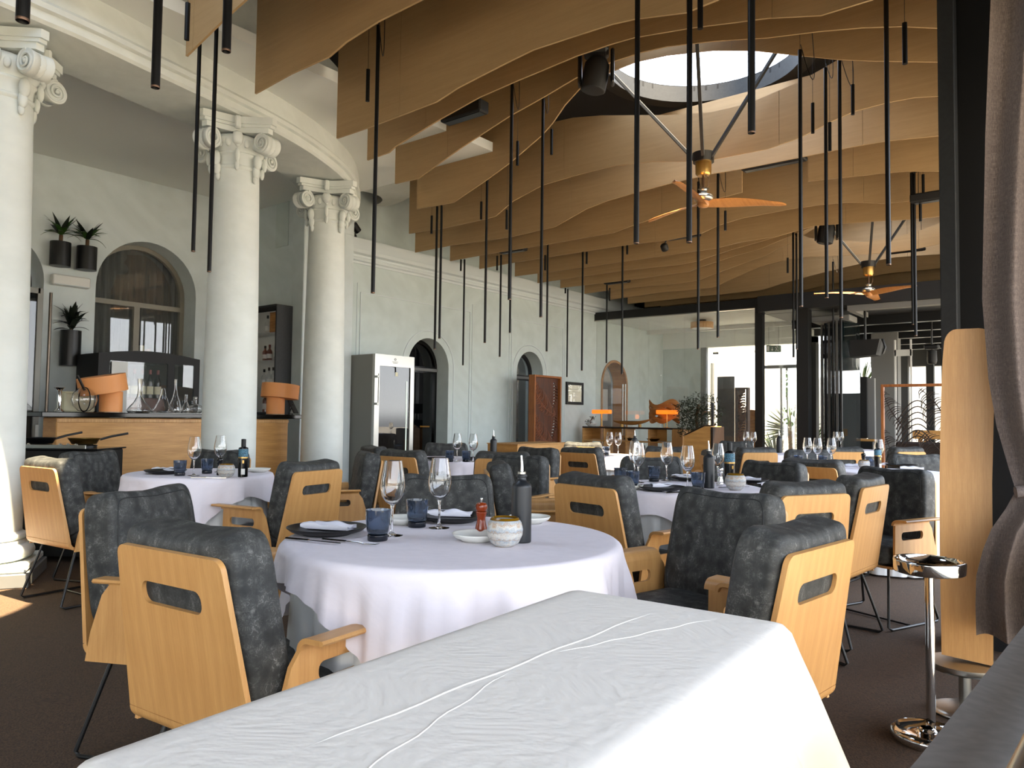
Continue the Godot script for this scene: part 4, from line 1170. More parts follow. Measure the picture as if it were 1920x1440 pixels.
func make_chair() -> Node3D:
	var t := thing("dining_chair", "", "chair", Vector3.ZERO, 0, "plywood and grey leather dining chairs")
	# back and seat of one bent sheet; the back leans
	var up := Vector3(0, 0.985, 0.172).normalized()
	var bk := frame_xy(Vector3(0, 0.375, 0.205), Vector3.RIGHT, up)
	var o := PackedVector2Array([Vector2(-0.248, 0), Vector2(0.248, 0)])
	for i in 7: o.append(Vector2(0.208 - 0.03 + 0.03 * cos(PI / 2 * i / 6), 0.405 + 0.03 * sin(PI / 2 * i / 6)))
	for i in 7: o.append(Vector2(-0.208 + 0.03 - 0.03 * sin(PI / 2 * i / 6), 0.405 + 0.03 * cos(PI / 2 * i / 6)))
	var g := G.new()
	g.prism(o, [rrect(-0.118, 0.295, 0.118, 0.352, 0.024, 5)], -0.007, 0.007, bk)
	var pr := PackedVector2Array()
	for i in 9:
		var t1 := PI / 2 * i / 8.0 * 0.9
		pr.append(Vector2(0.152 + 0.06 * cos(t1), 0.372 - 0.045 * sin(t1)))
	pr.append_array(PackedVector2Array([Vector2(0.0, 0.318), Vector2(-0.215, 0.334), Vector2(-0.215, 0.347), Vector2(0.0, 0.331)]))
	for i in 9:
		var t1 := PI / 2 * (8 - i) / 8.0 * 0.9
		pr.append(Vector2(0.150 + 0.048 * cos(t1), 0.376 - 0.033 * sin(t1)))
	g.prism(pr, [], -0.248, 0.248, frame_xy(Vector3.ZERO, Vector3(0, 0, 1), Vector3.UP))
	part(g, "shell", M.ply, t)
	# arms: slotted side panels rolled outwards at the top
	for s in [-1.0, 1.0]:
		g = G.new()
		var side := PackedVector2Array([Vector2(0.185, 0.325), Vector2(0.168, 0.42), Vector2(0.13, 0.54), Vector2(0.105, 0.572), Vector2(-0.205, 0.572), Vector2(-0.21, 0.37)])
		for i in 5: side.append(Vector2(-0.18 - 0.03 * cos(PI / 2 * i / 4), 0.355 - 0.03 * sin(PI / 2 * i / 4)))
		g.prism(side, [rrect(-0.15, 0.487, 0.045, 0.532, 0.018, 4)], -0.0065, 0.0065, frame_xy(Vector3(s * 0.262, 0, 0), Vector3(0, 0, 1), Vector3.UP))
		var roll := PackedVector2Array()
		for i in 7: roll.append(Vector2(0.0295 - 0.036 * cos(PI / 2 * i / 6), 0.572 + 0.034 * sin(PI / 2 * i / 6)))
		roll.append_array(PackedVector2Array([Vector2(0.078, 0.607), Vector2(0.083, 0.600), Vector2(0.078, 0.594)]))
		for i in 7: roll.append(Vector2(0.0295 - 0.023 * sin(PI / 2 * i / 6), 0.572 + 0.021 * cos(PI / 2 * i / 6)))
		for q in roll.size(): roll[q].x *= s
		g.prism(roll, [], -0.222, 0.105, frame_xy(Vector3(s * 0.262, 0, 0), Vector3.RIGHT, Vector3.UP))
		part(g, "armrest", M.ply, t)
	# back cushion with a dip along the top and a crease across
	g = G.new()
	g.superell(Vector3(0, 0.255, -0.074), Vector3(0.236, 0.232, 0.07), 0.34, 0.28, 20, 56)
	for k in g.v.size():
		var p := g.v[k]
		var x := p.x / 0.235; var y := (p.y - 0.255) / 0.232
		if y > 0: p.y -= 0.022 * y * (1.0 - x * x) - 0.012 * y * pow(abs(x), 4)
		p.x *= 1.0 - 0.08 * max(y, 0.0) + 0.03 * max(-y, 0.0)
		if p.z < -0.076:
			p.z += 0.016 * exp(-pow(y / 0.10, 2)) * (1.0 - pow(abs(x), 6)) + 0.006 * exp(-pow((abs(x) - 0.8) / 0.05, 2))
			p.z -= 0.012 * (1.0 - x * x) * (1.0 - y * y)
		g.v[k] = bk * p
	smooth(g)
	part(g, "back_cushion", M.leather, t)
	var piping: Array = []
	for j in 56: piping.append(g.v[5 * 56 + j])
	g = G.new()
	g.tube(piping, 0.0022, 5, true)
	part(g, "seam", M.seam, t)
	g = G.new()
	g.superell(Vector3(0, 0.405, -0.035), Vector3(0.237, 0.205, 0.068), 0.45, 0.28, 16, 48, Basis(Vector3.RIGHT, Vector3(0, 0, -1), Vector3.UP))
	part(g, "seat_cushion", M.leather, t)
	# wire runners
	for s in [-1.0, 1.0]:
		g = G.new()
		var c := [Vector3(s * 0.19, 0.325, 0.14), Vector3(s * 0.235, 0.02, 0.235), Vector3(s * 0.24, 0.008, 0.215), Vector3(s * 0.24, 0.008, -0.20), Vector3(s * 0.235, 0.02, -0.22), Vector3(s * 0.19, 0.33, -0.15)]
		g.tube(c, 0.0075, 8)
		part(g, "leg", M.black_metal, t)
	g = G.new()
	g.tube([Vector3(-0.24, 0.009, -0.02), Vector3(0.24, 0.009, -0.02)], 0.006, 6)
	part(g, "crossbar", M.black_metal, t)
	return t

func smooth(g: G) -> void:   # normals afresh from the moved points, welded by place
	var acc := {}
	var key := PackedInt64Array(); key.resize(g.v.size())
	for k in g.v.size():
		var p := g.v[k]
		key[k] = int(round(p.x * 5000.0)) * 4000000007 + int(round(p.y * 5000.0)) * 20011 + int(round(p.z * 5000.0))
	for i in range(0, g.ix.size(), 3):
		var a := g.ix[i]; var b := g.ix[i + 1]; var c := g.ix[i + 2]
		var m := (g.v[c] - g.v[a]).cross(g.v[b] - g.v[a])
		for q in [a, b, c]: acc[key[q]] = acc.get(key[q], Vector3.ZERO) + m
	for k in g.v.size():
		var m: Vector3 = acc.get(key[k], Vector3.UP)
		g.n[k] = m.normalized() if m.length() > 1e-14 else Vector3.UP

func chairs() -> void:
	var chair := make_chair()
	var rows := [
		[-1.789, -1.195, 5.4, "chair showing its big slotted plywood back, beside the bare white table"],
		[-2.576, -1.422, 296.4, "grey leather chair behind the plywood back nearest the bare table, leather front showing"],
		[-4.969, -2.048, 5.4, "chair in front of the sunlit base of the big column, black wire runners showing"],
		[-5.475, -2.434, 294.4, "chair with a sun patch on its leather back, in front of the black hob trolley"],
		[-5.250, -2.981, 203.4, "chair facing out from the bar, behind the bottle with the blue label"],
		[-3.953, -2.765, 100.4, "chair whose plywood back stands before the third column, at the table near the bar"],
		[-4.507, -3.640, 148.4, "dark leather chair in front of the wine fridge, slotted arm below"],
		[-4.535, -4.496, 3.4, "chair backed by plywood just below the wine fridge door, at the table by the wall"],
		[-2.351, -2.484, 220.4, "chair with a wide leather back behind the two big wine glasses"],
		[-2.784, -3.721, 313.4, "narrow side view of a leather chair just left of the matt black bottle"],
		[-3.366, -4.179, 186.4, "chair with a buttoned leather cushion, behind the matt black bottle"],
		[-1.952, -3.379, 348.4, "chair with wide slotted plywood back, right behind the edge of the big round table"],
		[-1.222, -2.646, 166.4, "large dark leather armchair facing the big round table, seat visible"],
		[-0.878, -2.106, 83.4, "chair whose tall bare plywood back stands beside the chrome ashtray stand"],
		[-1.290, -3.635, 63.4, "chair seen from behind, its long slot just above the large dark armchair"],
		[-1.235, -4.238, 85.4, "chair with a narrow angled plywood back and squarish slot, above the ashtray stand"],
		[-1.103, -4.811, 158.4, "chair with a dark leather front and slotted arm, left of the tall plywood panel"],
		[-1.691, -5.882, 353.4, "chair mostly hidden by a dark leather back, rim of plywood and slot end visible"],
		[-1.838, -4.912, 166.4, "dark leather chair between the stoneware pot and the white cloth near the window wall"],
		[-3.058, -7.825, 56.4, "chair with a plywood back and thin slot, in front of the glass lobby doors"],
		[-3.610, -7.173, 23.4, "chair with plywood back behind the table with many glasses, under the shelf unit"],
		[-2.528, -4.836, 218.4, "chair with a grey leather front behind the blue tumblers of the middle table"],
		[-3.969, -6.301, 358.4, "chair with a slotted plywood back just below the framed certificate"],
		[-4.192, -5.476, 176.4, "leather chair whose corner catches the sun, in front of the carved wooden screen"],
		[-3.916, -4.878, 30.4, "chair seen from behind next to the wooden wall bench, slot half hidden"],
		[-5.325, -5.643, 220.4, "leather chair at the far side of the table against the wall"],
		[-4.893, -7.562, 28.4, "farthest chair before the shelf unit, plywood rim above its dark leather"],
		[-3.787, -9.524, 213.4, "leather chair at the foot of the wooden host desk"],
		[-2.175, -7.346, 218.4, "leather chair with glasses standing before it, in front of the black screen stand"],
		[-2.443, -8.919, 38.4, "plywood chair back with a thin slot below the black screen"],
		[-1.226, -7.206, 218.4, "wide leather chair at the table before the carved terrace screen"],
		[-2.713, -6.702, 303.4, "leather chair seen edge on beside the wooden host desk"],
		[-5.169, -4.806, 338.4, "chair behind the plywood one by the wine fridge, only its leather top showing"],
		[-2.002, -9.580, 58.4, "small far chair with a pale plywood back in front of the carved terrace screen"],
	]
	var first := true
	for r in rows:
		if first:
			chair.position = Vector3(r[0], 0, r[1]); chair.rotation_degrees.y = r[2]
			chair.set_meta("label", r[3])
			first = false
		else: dup(chair, Vector3(r[0], 0, r[1]), r[2], r[3])

# ---------------------------------------------------------------- tables, cloths and what stands on them
func cloth_mesh(rim: Array, drop: Array, fold_n: float, seed_: float, flare: float) -> G:   # rim: points of the table edge, anticlockwise from above (x, z); drop: how far the cloth hangs there
	var N := rim.size()
	var g := G.new()
	var c := Vector2.ZERO
	for p in rim: c += p / N
	var rows: Array = []
	var nrm: Array = []
	for j in N:
		var d: Vector2 = (rim[(j + 1) % N] - rim[(j - 1 + N) % N]).normalized()
		var q := Vector2(-d.y, d.x)
		if q.dot(rim[j] - c) < 0: q = -q
		nrm.append(q)
	for i in 9:
		var u := i / 8.0
		var row := PackedVector3Array()
		for j in N:
			var p: Vector2 = c.lerp(rim[j] - nrm[j] * 0.022, max(u, 0.001))
			row.append(Vector3(p.x, 0.752, p.y))
		rows.append(row)
	for i in range(1, 19):
		var row := PackedVector3Array()
		for j in N:
			var t := i / 18.0
			var d: float = drop[j] * t
			var rr: float = 0.022
			var th := float(j) / N * TAU
			var f := sin(th * fold_n + seed_ + 0.8 * sin(th * 3.0 + seed_)) * 0.65 + sin(th * fold_n * 1.9 + seed_ * 2.0) * 0.3 + 0.25 * sin(th * fold_n * 4.3 + seed_)
			var amp := 0.17 * d * smoothstep(0.0, 0.5, t)
			var o: float
			var y: float
			if d < rr * PI / 2:
				o = rr * sin(d / rr); y = 0.752 - rr * (1.0 - cos(d / rr))
			else:
				o = rr; y = 0.752 - rr - (d - rr * PI / 2)
			o += flare * d + amp * f
			var p: Vector2 = rim[j] + nrm[j] * (o - rr)
			row.append(Vector3(p.x, y, p.y))
		rows.append(row)
	rows.reverse()
	g.grid(rows, true)
	return g

func round_table(a: float, b: float, R: float, rot: float, half: float, where: String, fine: bool) -> void:
	var at := P(a, b, 0)
	var t := thing("dining_table", "round table with pleated skirt " + where, "table", at, 0, "round dining tables")
	var N := 168 if fine else 80
	var g := G.new()
	g.lathe([Vector2(0.0001, 0.72), Vector2(R - 0.025, 0.72), Vector2(R - 0.025, 0.72), Vector2(R - 0.015, 0.735), Vector2(R - 0.025, 0.748), Vector2(R - 0.025, 0.748), Vector2(0.0001, 0.748)], 40)
	part(g, "tabletop", M.ply, t)
	g = G.new()
	g.lathe([Vector2(0.0001, 0), Vector2(0.24, 0), Vector2(0.24, 0.02), Vector2(0.05, 0.04), Vector2(0.045, 0.72)], 24)
	part(g, "pedestal", M.black_metal, t)
	g = G.new()
	var rows: Array = []
	for h in [0.015, 0.2, 0.45, 0.735]:
		var row := PackedVector3Array()
		for j in 192:
			var th := TAU * j / 192
			var ph := fposmod(th * 18.0 / TAU, 1.0)
			var r := R - 0.060 + 0.030 * (1.0 - pow(abs(ph * 2.0 - 1.0), 6.0)) * (1.0 if h < 0.7 else 0.5) + 0.004 * sin(th * 31.0 + h * 5.0)
			row.append(Vector3(r * cos(th), h, -r * sin(th)))
		rows.append(row)
	g.grid(rows, true)
	part(g, "skirt", M.skirt, t)
	var rim: Array = []; var drop: Array = []
	for j in N:
		var th := TAU * j / N
		rim.append(Vector2(R * cos(th), -R * sin(th)))
		var q := th - deg_to_rad(rot)
		var m: float = max(abs(cos(q)), abs(sin(q)))
		drop.append(clampf(min(half / m, half * 1.32) - R, 0.06, 0.5) * 0.96 + 0.008 * sin(th * 9.0 + rot))
	g = cloth_mesh(rim, drop, 11.0, rot * 0.1, 0.10)
	top(g, "tablecloth", M.cloth, "white cloth on the round table " + where, "tablecloth", at, 0, "white table cloths")

func crease(p0: Vector3, p1: Vector3, r: float) -> G:   # a raised ironing fold
	var g := G.new()
	var path: Array = []
	for i in 21: path.append(p0.lerp(p1, i / 20.0) + Vector3(0.003 * sin(i * 1.3), -r * 0.25 - r * pow(absf(i / 10.0 - 1.0), 4.0), 0))
	g.tube(path, r, 8)
	return g

func tables() -> void:
	# the bare rectangular table in front
	var t := thing("side_table", "narrow rectangular table under a bare white cloth, nearest the viewer", "table", P(0.912, 0.69, 0), 0)
	var g := G.new()
	var turn := deg_to_rad(3.1)
	var bs := Basis(Vector3.UP, turn)
	g.box(Vector3(0, 0.735, 0), Vector3(0.40, 0.028, 1.0), 0.004, bs)
	part(g, "tabletop", M.ply, t)
	for q in [[-1, -1], [1, -1], [1, 1], [-1, 1]]:
		g = G.new()
		g.tube([bs * Vector3(q[0] * 0.16, 0.72, q[1] * 0.44), bs * Vector3(q[0] * 0.17, 0.0, q[1] * 0.46)], 0.016, 10)
		part(g, "leg", M.black_metal, t)
	var rr := rrect(-0.236, -0.541, 0.236, 0.541, 0.03, 4)
	var rim: Array = []; var drop: Array = []
	for k in rr.size():
		var p := rr[k]; var p2 := rr[(k + 1) % rr.size()]
		var n: int = max(1, int(p.distance_to(p2) / 0.018))
		for i in n:
			var q := p.lerp(p2, float(i) / n)
			rim.append(q)
	for q in rim:
		var dx: float = 0.236 - abs(q.x); var dz: float = 0.541 - abs(q.y)
		var cn := exp(-pow((dx + dz) / 0.09, 2.0))
		drop.append(0.235 + 0.035 * cn)
	var pts: Array = []
	for q in rim:
		var v := bs * Vector3(q.x, 0, q.y)
		pts.append(Vector2(v.x, v.z))
	pts.reverse(); drop.reverse()
	g = cloth_mesh(pts, drop, 7.0, 1.0, 0.34)
	var c := top(g, "tablecloth", M.cloth_bare, "bare white cloth with ironed creases, draped over the narrow rectangular table", "tablecloth", t.position, 0)
	g = crease(P(1.40, 0.715, 0.752) - t.position, P(0.50, 0.725, 0.752) - t.position, 0.0022)
	part(g, "crease", M.cloth_bare, c)
	g = crease(P(1.40, 0.60, 0.752) - t.position, P(1.0, 0.715, 0.752) - t.position, 0.0016)
	part(g, "crease", M.cloth_bare, c)
	g = crease(P(0.93, 0.72, 0.752) - t.position, P(0.42, 0.60, 0.752) - t.position, 0.0014)
	part(g, "crease", M.cloth_bare, c)
	round_table(1.774, 1.634, 0.525, 70.0, 0.63, "holding the stoneware pot and matt black bottle", true)
	round_table(2.580, 4.583, 0.450, 10.0, 0.60, "before the wooden bar", false)
	round_table(5.073, 4.721, 0.420, 30.0, 0.56, "near the long wall and wine fridge", false)
	round_table(4.010, 1.934, 0.460, 5.0, 0.60, "holding four glasses and the globe pot", false)
	round_table(6.444, 1.361, 0.420, 15.0, 0.62, "nearest the tall plywood panel", false)
	round_table(6.801, 4.250, 0.430, 40.0, 0.56, "below the shelf unit with orange lamps", false)
	round_table(8.870, 3.147, 0.420, 0.0, 0.52, "in front of the glass lobby corner post", false)
	round_table(6.843, 2.040, 0.360, 25.0, 0.52, "with three glasses before the dark glass stack", false)
	round_table(11.037, 2.850, 0.400, 10.0, 0.50, "farthest, below the black screen", false)
	set_tables()

func goblet() -> Node3D:
	var t := thing("wine_glass", "", "wine glass", Vector3.ZERO, 0, "stemmed wine glasses")
	var g := G.new()
	g.lathe([Vector2(0.0001, 0.095), Vector2(0.006, 0.096), Vector2(0.020, 0.104), Vector2(0.034, 0.124), Vector2(0.0398, 0.152), Vector2(0.037, 0.182), Vector2(0.028, 0.236), Vector2(0.0272, 0.2365), Vector2(0.036, 0.182), Vector2(0.0385, 0.152), Vector2(0.033, 0.125), Vector2(0.019, 0.106), Vector2(0.0001, 0.10)], 28)
	part(g, "bowl", M.goblet, t)
	g = G.new()
	g.lathe([Vector2(0.0001, 0.0), Vector2(0.035, 0.0), Vector2(0.0352, 0.0015), Vector2(0.012, 0.005), Vector2(0.0048, 0.014), Vector2(0.0036, 0.05), Vector2(0.004, 0.085), Vector2(0.007, 0.097)], 22)
	part(g, "stem", M.goblet, t)
	return t

func tumbler() -> Node3D:
	var t := thing("tumbler", "", "tumbler", Vector3.ZERO, 0, "blue ribbed tumblers")
	var g := G.new()
	var rows: Array = []
	for q in [[0.001, 0.0205], [0.0295, 0.0205], [0.033, 0.03], [0.0355, 0.05], [0.037, 0.07], [0.0385, 0.093], [0.0368, 0.093], [0.035, 0.07], [0.0335, 0.05], [0.030, 0.024], [0.001, 0.0235]]:
		var row := PackedVector3Array()
		for j in 40:
			var th := TAU * j / 40
			var r: float = q[0] * (1.0 + (0.025 * sin(th * 8.0) * sin(q[1] * 130.0 + th * 3.0) if q[1] < 0.09 else 0.0))
			row.append(Vector3(r * cos(th), q[1], -r * sin(th)))
		rows.append(row)
	g.grid(rows, true)
	part(g, "wall", M.blue_glass, t)
	g = G.new()
	g.lathe([Vector2(0.0001, 0.0), Vector2(0.029, 0.0), Vector2(0.031, 0.003), Vector2(0.031, 0.016), Vector2(0.03, 0.02), Vector2(0.0001, 0.019)], 28)
	part(g, "base", M.blue_base, t)
	return t

func plate(r: float, m: Material, called: String, group: String) -> Node3D:
	var t := thing(called, "", "plate", Vector3.ZERO, 0, group)
	var g := G.new()
	g.lathe([Vector2(0.0001, 0.0), Vector2(r * 0.6, 0.0), Vector2(r * 0.62, 0.003), Vector2(r * 0.9, 0.012), Vector2(r, 0.022), Vector2(r, 0.0245), Vector2(r * 0.97, 0.0235), Vector2(r * 0.86, 0.0145), Vector2(r * 0.6, 0.0065), Vector2(0.0001, 0.006)], 44)
	part(g, "dish", m, t)
	return t

func napkin_mesh() -> G:
	var g := G.new()
	var rows: Array = []
	for s in [0.0, 1.0]:
		for k in 9:
			var v := k / 8.0 if s == 0.0 else 1.0 - k / 8.0
			var row := PackedVector3Array()
			for i in 17:
				var u := i / 16.0
				var h := 0.004 + (0.013 + 0.006 * sin(u * 9.0) * sin(u * 4.0 + v * 2.0) + 0.004 * sin(v * 6.0 + u * 3.0)) * (1.0 if s == 0.0 else 0.0)
				row.append(Vector3((u - 0.5) * 0.17, h, (0.5 - v) * 0.075 * (1.0 - 0.25 * u)))
			rows.append(row)
	rows.append(rows[0])
	g.grid(rows)
	return g

func knife(called: String) -> Node3D:
	var t := thing(called, "", "cutlery", Vector3.ZERO, 0, "steel cutlery")
	var g := G.new()
	g.box(Vector3(-0.055, 0.005, 0), Vector3(0.09, 0.007, 0.011), 0.003)
	part(g, "handle", M.chrome, t)
	g = G.new()
	if called == "table_knife":
		g.prism(PackedVector2Array([Vector2(-0.012, -0.006), Vector2(0.095, -0.009), Vector2(0.108, 0.004), Vector2(0.10, 0.006), Vector2(-0.012, 0.005)]), [], -0.001, 0.001, frame_xy(Vector3(0, 0.005, 0), Vector3.RIGHT, Vector3(0, 0, 1)))
		part(g, "blade", M.chrome, t)
	else:
		g.tube([Vector3(-0.01, 0.005, 0), Vector3(0.03, 0.006, 0), Vector3(0.05, 0.003, 0)], 0.003, 6)
		for k in 4: g.tube([Vector3(0.05, 0.003, 0), Vector3(0.06, 0.004, (k - 1.5) * 0.006), Vector3(0.1, 0.006, (k - 1.5) * 0.006)], 0.0013, 5)
		part(g, "tines", M.chrome, t)
	return t

func pepper_mill(m: Material, knob: Material, at: Vector3, label: String) -> void:
	var t := thing("pepper_mill", label, "pepper mill", at)
	var g := G.new()
	g.lathe([Vector2(0.0001, 0), Vector2(0.019, 0), Vector2(0.0195, 0.012), Vector2(0.0175, 0.016), Vector2(0.0175, 0.02), Vector2(0.019, 0.026), Vector2(0.0135, 0.05), Vector2(0.013, 0.058), Vector2(0.017, 0.075), Vector2(0.0165, 0.079), Vector2(0.0001, 0.08)], 26)
	part(g, "body", m, t)
	g = G.new()
	g.lathe([Vector2(0.0001, 0.080), Vector2(0.0155, 0.0805), Vector2(0.0185, 0.089), Vector2(0.0185, 0.099), Vector2(0.014, 0.106), Vector2(0.0001, 0.108)], 26)
	part(g, "head", m, t)
	g = G.new()
	g.lathe([Vector2(0.003, 0.107), Vector2(0.003, 0.112), Vector2(0.0045, 0.117), Vector2(0.0035, 0.122), Vector2(0.0001, 0.124)], 14)
	part(g, "knob", knob, t)

func oil_bottle(at: Vector3, label: String, s := 1.0) -> void:
	var t := thing("oil_bottle", label, "bottle", at, 0, "matt black pouring bottles")
	var g := G.new()
	g.lathe([Vector2(0.0001, 0), Vector2(0.029, 0), Vector2(0.0305, 0.003), Vector2(0.0305, 0.165), Vector2(0.028, 0.175), Vector2(0.017, 0.184), Vector2(0.0135, 0.19), Vector2(0.0135, 0.196), Vector2(0.0135, 0.196), Vector2(0.016, 0.197), Vector2(0.016, 0.203), Vector2(0.0125, 0.205), Vector2(0.012, 0.213), Vector2(0.0001, 0.214)], 32)
	part(g, "body", M.bottle_black, t)
	g = G.new()
	g.lathe([Vector2(0.0127, 0.206), Vector2(0.0127, 0.2125)], 20)
	part(g, "band", M.steel, t)
	g = G.new()
	g.tube([Vector3(0, 0.212, 0), Vector3(0, 0.235, 0), Vector3(-0.003, 0.262, 0)], 0.0052, 10, false, 0.003)
	part(g, "pourer", M.chrome, t)
	t.scale = Vector3.ONE * s

func pot(at: Vector3, label: String, s := 1.0, glassy := false) -> void:
	var t := thing("stoneware_pot", label, "pot", at, 0, "round pots on the tables")
	var g := G.new()
	g.lathe([Vector2(0.0001, 0), Vector2(0.026, 0), Vector2(0.042, 0.012), Vector2(0.052, 0.034), Vector2(0.0535, 0.05), Vector2(0.049, 0.07), Vector2(0.039, 0.083), Vector2(0.037, 0.084), Vector2(0.045, 0.07), Vector2(0.05, 0.05), Vector2(0.04, 0.02), Vector2(0.0001, 0.015)], 36)
	part(g, "body", M.stoneware, t)
	g = G.new()
	g.lathe([Vector2(0.0445, 0.078), Vector2(0.0395, 0.0845), Vector2(0.0365, 0.085), Vector2(0.040, 0.078)], 36)
	part(g, "glazed_rim", M.honey, t)
	t.scale = Vector3.ONE * s

func label_bottle(at: Vector3, label: String, s := 1.0) -> void:
	var t := thing("oil_bottle", label, "bottle", at)
	var g := G.new()
	g.lathe([Vector2(0.0001, 0), Vector2(0.027, 0), Vector2(0.028, 0.004), Vector2(0.028, 0.165), Vector2(0.026, 0.172), Vector2(0.014, 0.176), Vector2(0.013, 0.182), Vector2(0.0125, 0.22), Vector2(0.0001, 0.221)], 28)
	part(g, "body", M.dark_bottle, t)
	g = G.new()
	g.lathe([Vector2(0.0283, 0.118), Vector2(0.0283, 0.164)], 28)
	part(g, "picture_label", M.blue_label, t)
	g = G.new()
	g.lathe([Vector2(0.0284, 0.110), Vector2(0.0284, 0.118)], 28)
	part(g, "gold_band", M.brass, t)
	g = G.new()
	g.box(Vector3(0, 0.032, 0) + cam_dir(160) * 0.0275, Vector3(0.022, 0.034, 0.003), 0.0, Basis(Vector3.UP, deg_to_rad(38.4 - 160.0)))
	part(g, "white_label", M.white, t)
	g = G.new()
	g.box(Vector3(0, 0.09, 0) + cam_dir(160) * 0.0275, Vector3(0.01, 0.018, 0.003), 0.0, Basis(Vector3.UP, deg_to_rad(38.4 - 160.0)))
	part(g, "seal", M.brass, t)
	g = G.new()
	g.lathe([Vector2(0.0135, 0.178), Vector2(0.0138, 0.222), Vector2(0.0001, 0.224)], 20)
	part(g, "capsule", M.black, t)
	t.scale = Vector3.ONE * s

func set_tables() -> void:
	M.blue_base = mat(Color(0.06, 0.075, 0.11), 0.15)
	M.honey = mat(Color(0.45, 0.32, 0.06), 0.2)
	M.dark_bottle = mat(Color(0.035, 0.04, 0.05), 0.15)
	M.blue_label = tri(mat(Color(1, 1, 1), 0.6), blotch_tex(Color(0.10, 0.22, 0.26), Color(0.36, 0.56, 0.66), 91, 1.5, 1.2, 96), 14.0)
	var gob := goblet()
	var gob_rows := [
		[1.661, 1.794, 0.7525, 0.0, "large looking wine glass behind the nearest blue tumbler on the front round table"],
		[1.880, 1.798, 0.7525, 0.0, "second wine glass on the front round table, before the far black plate"],
		[2.426, 4.382, 0.7525, 0.0, "wine glass beside the first tumbler on the table before the bar"],
		[2.700, 4.555, 0.7525, 0.0, "wine glass standing behind the black pepper mill before the bar"],
		[4.781, 4.375, 0.7525, 0.0, "wine glass left on the table by the long white wall"],
		[4.830, 4.237, 0.7525, 0.0, "wine glass right on the table by the long white wall"],
		[4.294, 2.395, 0.7525, 0.0, "wine glass of the overlapping pair, the farther one, on the table right of centre"],
		[4.023, 2.219, 0.7525, 0.0, "wine glass of the overlapping pair, the nearer one, on the table right of centre"],
		[4.296, 2.172, 0.7525, 0.0, "wine glass at the far side of the table right of centre, before the grey chair"],
		[3.855, 1.824, 0.7525, 0.0, "wine glass beside the front black plate on the table right of centre"],
		[4.463, 1.910, 0.7525, 0.0, "wine glass behind the chrome shaker on the table right of centre"],
		[6.977, 4.194, 0.7525, 0.0, "wine glass under the shelf unit, one of two, beside the small tumbler"],
		[6.951, 4.075, 0.7525, 0.0, "wine glass under the shelf unit, one of two, away from the small tumbler"],
		[9.477, 3.677, 0.7525, 0.0, "wine glass of the far pair at the lobby's corner post, outer one"],
		[9.397, 3.550, 0.7525, 0.0, "wine glass of the far pair at the lobby's corner post, inner one"],
		[6.743, 2.073, 0.7525, 0.0, "first of three wine glasses in a row before the dark glass stack"],
		[6.735, 1.986, 0.7525, 0.0, "second of three wine glasses in a row before the dark glass stack"],
		[6.836, 1.900, 0.7525, 0.0, "third of the row of wine glasses, before the plywood chair back"],
		[6.852, 1.528, 0.7525, 0.0, "wine glass behind the small dark bottle, at the carved terrace screen"],
		[11.229, 3.063, 0.7525, 0.0, "tiny far wine glass below the black screen, one of two"],
		[11.304, 3.011, 0.7525, 0.0, "tiny far wine glass below the black screen, the other of two"],
	]
	place(gob, gob_rows)
	var tum := tumbler()
	var tum_rows := [
		[1.568, 1.756, 0.7525, 0.0, "blue tumbler closest to the viewer, on the front round table"],
		[1.846, 1.870, 0.7525, 0.0, "blue tumbler before the far setting of the front round table"],
		[2.367, 4.436, 0.7525, 0.0, "blue tumbler left of the wine glass before the bar"],
		[2.571, 4.485, 0.7525, 0.0, "blue tumbler next to the black pepper mill before the bar"],
		[4.675, 4.363, 0.7525, 0.0, "blue tumbler by the black plate at the long white wall"],
		[4.784, 4.274, 0.7525, 0.0, "blue tumbler between the two glasses at the long white wall"],
		[3.877, 2.257, 0.7525, 0.0, "blue tumbler before the wide slotted chair, hidden half by the next one"],
		[3.689, 2.070, 0.7525, 0.0, "blue tumbler in front of the overlapping glasses"],
		[4.163, 2.190, 0.7525, 0.0, "dark blue tumbler at the far side of the table right of centre"],
		[3.869, 1.769, 0.7525, 0.0, "blue tumbler between a wine glass and the matt black bottle, right of centre"],
		[6.742, 4.097, 0.7525, 0.0, "small far tumbler below the shelf unit"],
		[6.518, 2.078, 0.7525, 0.0, "low tumbler at the dark glass stack, left of the glasses"],
		[6.614, 1.907, 0.7525, 0.0, "low tumbler at the dark glass stack, between two glasses"],
		[6.792, 1.579, 0.7525, 0.0, "clear looking tumbler beside the pepper mill near the plywood panel"],
	]
	place(tum, tum_rows)
	var plt := plate(0.125, M.plate, "plate", "black coupe plates")
	var plt_rows := [
		[1.543, 1.968, 0.7525, 0.0, "black plate at the near left of the front round table, white napkin on it"],
		[2.039, 1.880, 0.7525, 0.0, "black plate at the far side of the front round table"],
		[2.387, 4.649, 0.7525, 0.0, "black plate on the table before the bar"],
		[4.782, 4.576, 0.7525, 0.0, "thin black plate at the long white wall beside the chair"],
		[5.030, 4.376, 0.7525, 0.0, "thin black plate at the long white wall under the glass"],
		[3.669, 1.880, 0.7525, 0.0, "black plate at the front of the table right of centre"],
		[4.410, 2.066, 0.7525, 0.0, "black plate at the far side of the table right of centre"],
		[3.878, 2.355, 0.7525, 0.0, "black plate half hidden by the wide slotted chair"],
		[4.527, 1.747, 0.7525, 0.0, "black plate beside the dark leather chair, right of the globe pot"],
		[7.095, 1.407, 0.7525, 0.0, "black plate near the plywood panel"],
	]
	place(plt, plt_rows)
	var sp := plate(0.075, M.white_ceramic, "side_plate", "small white plates")
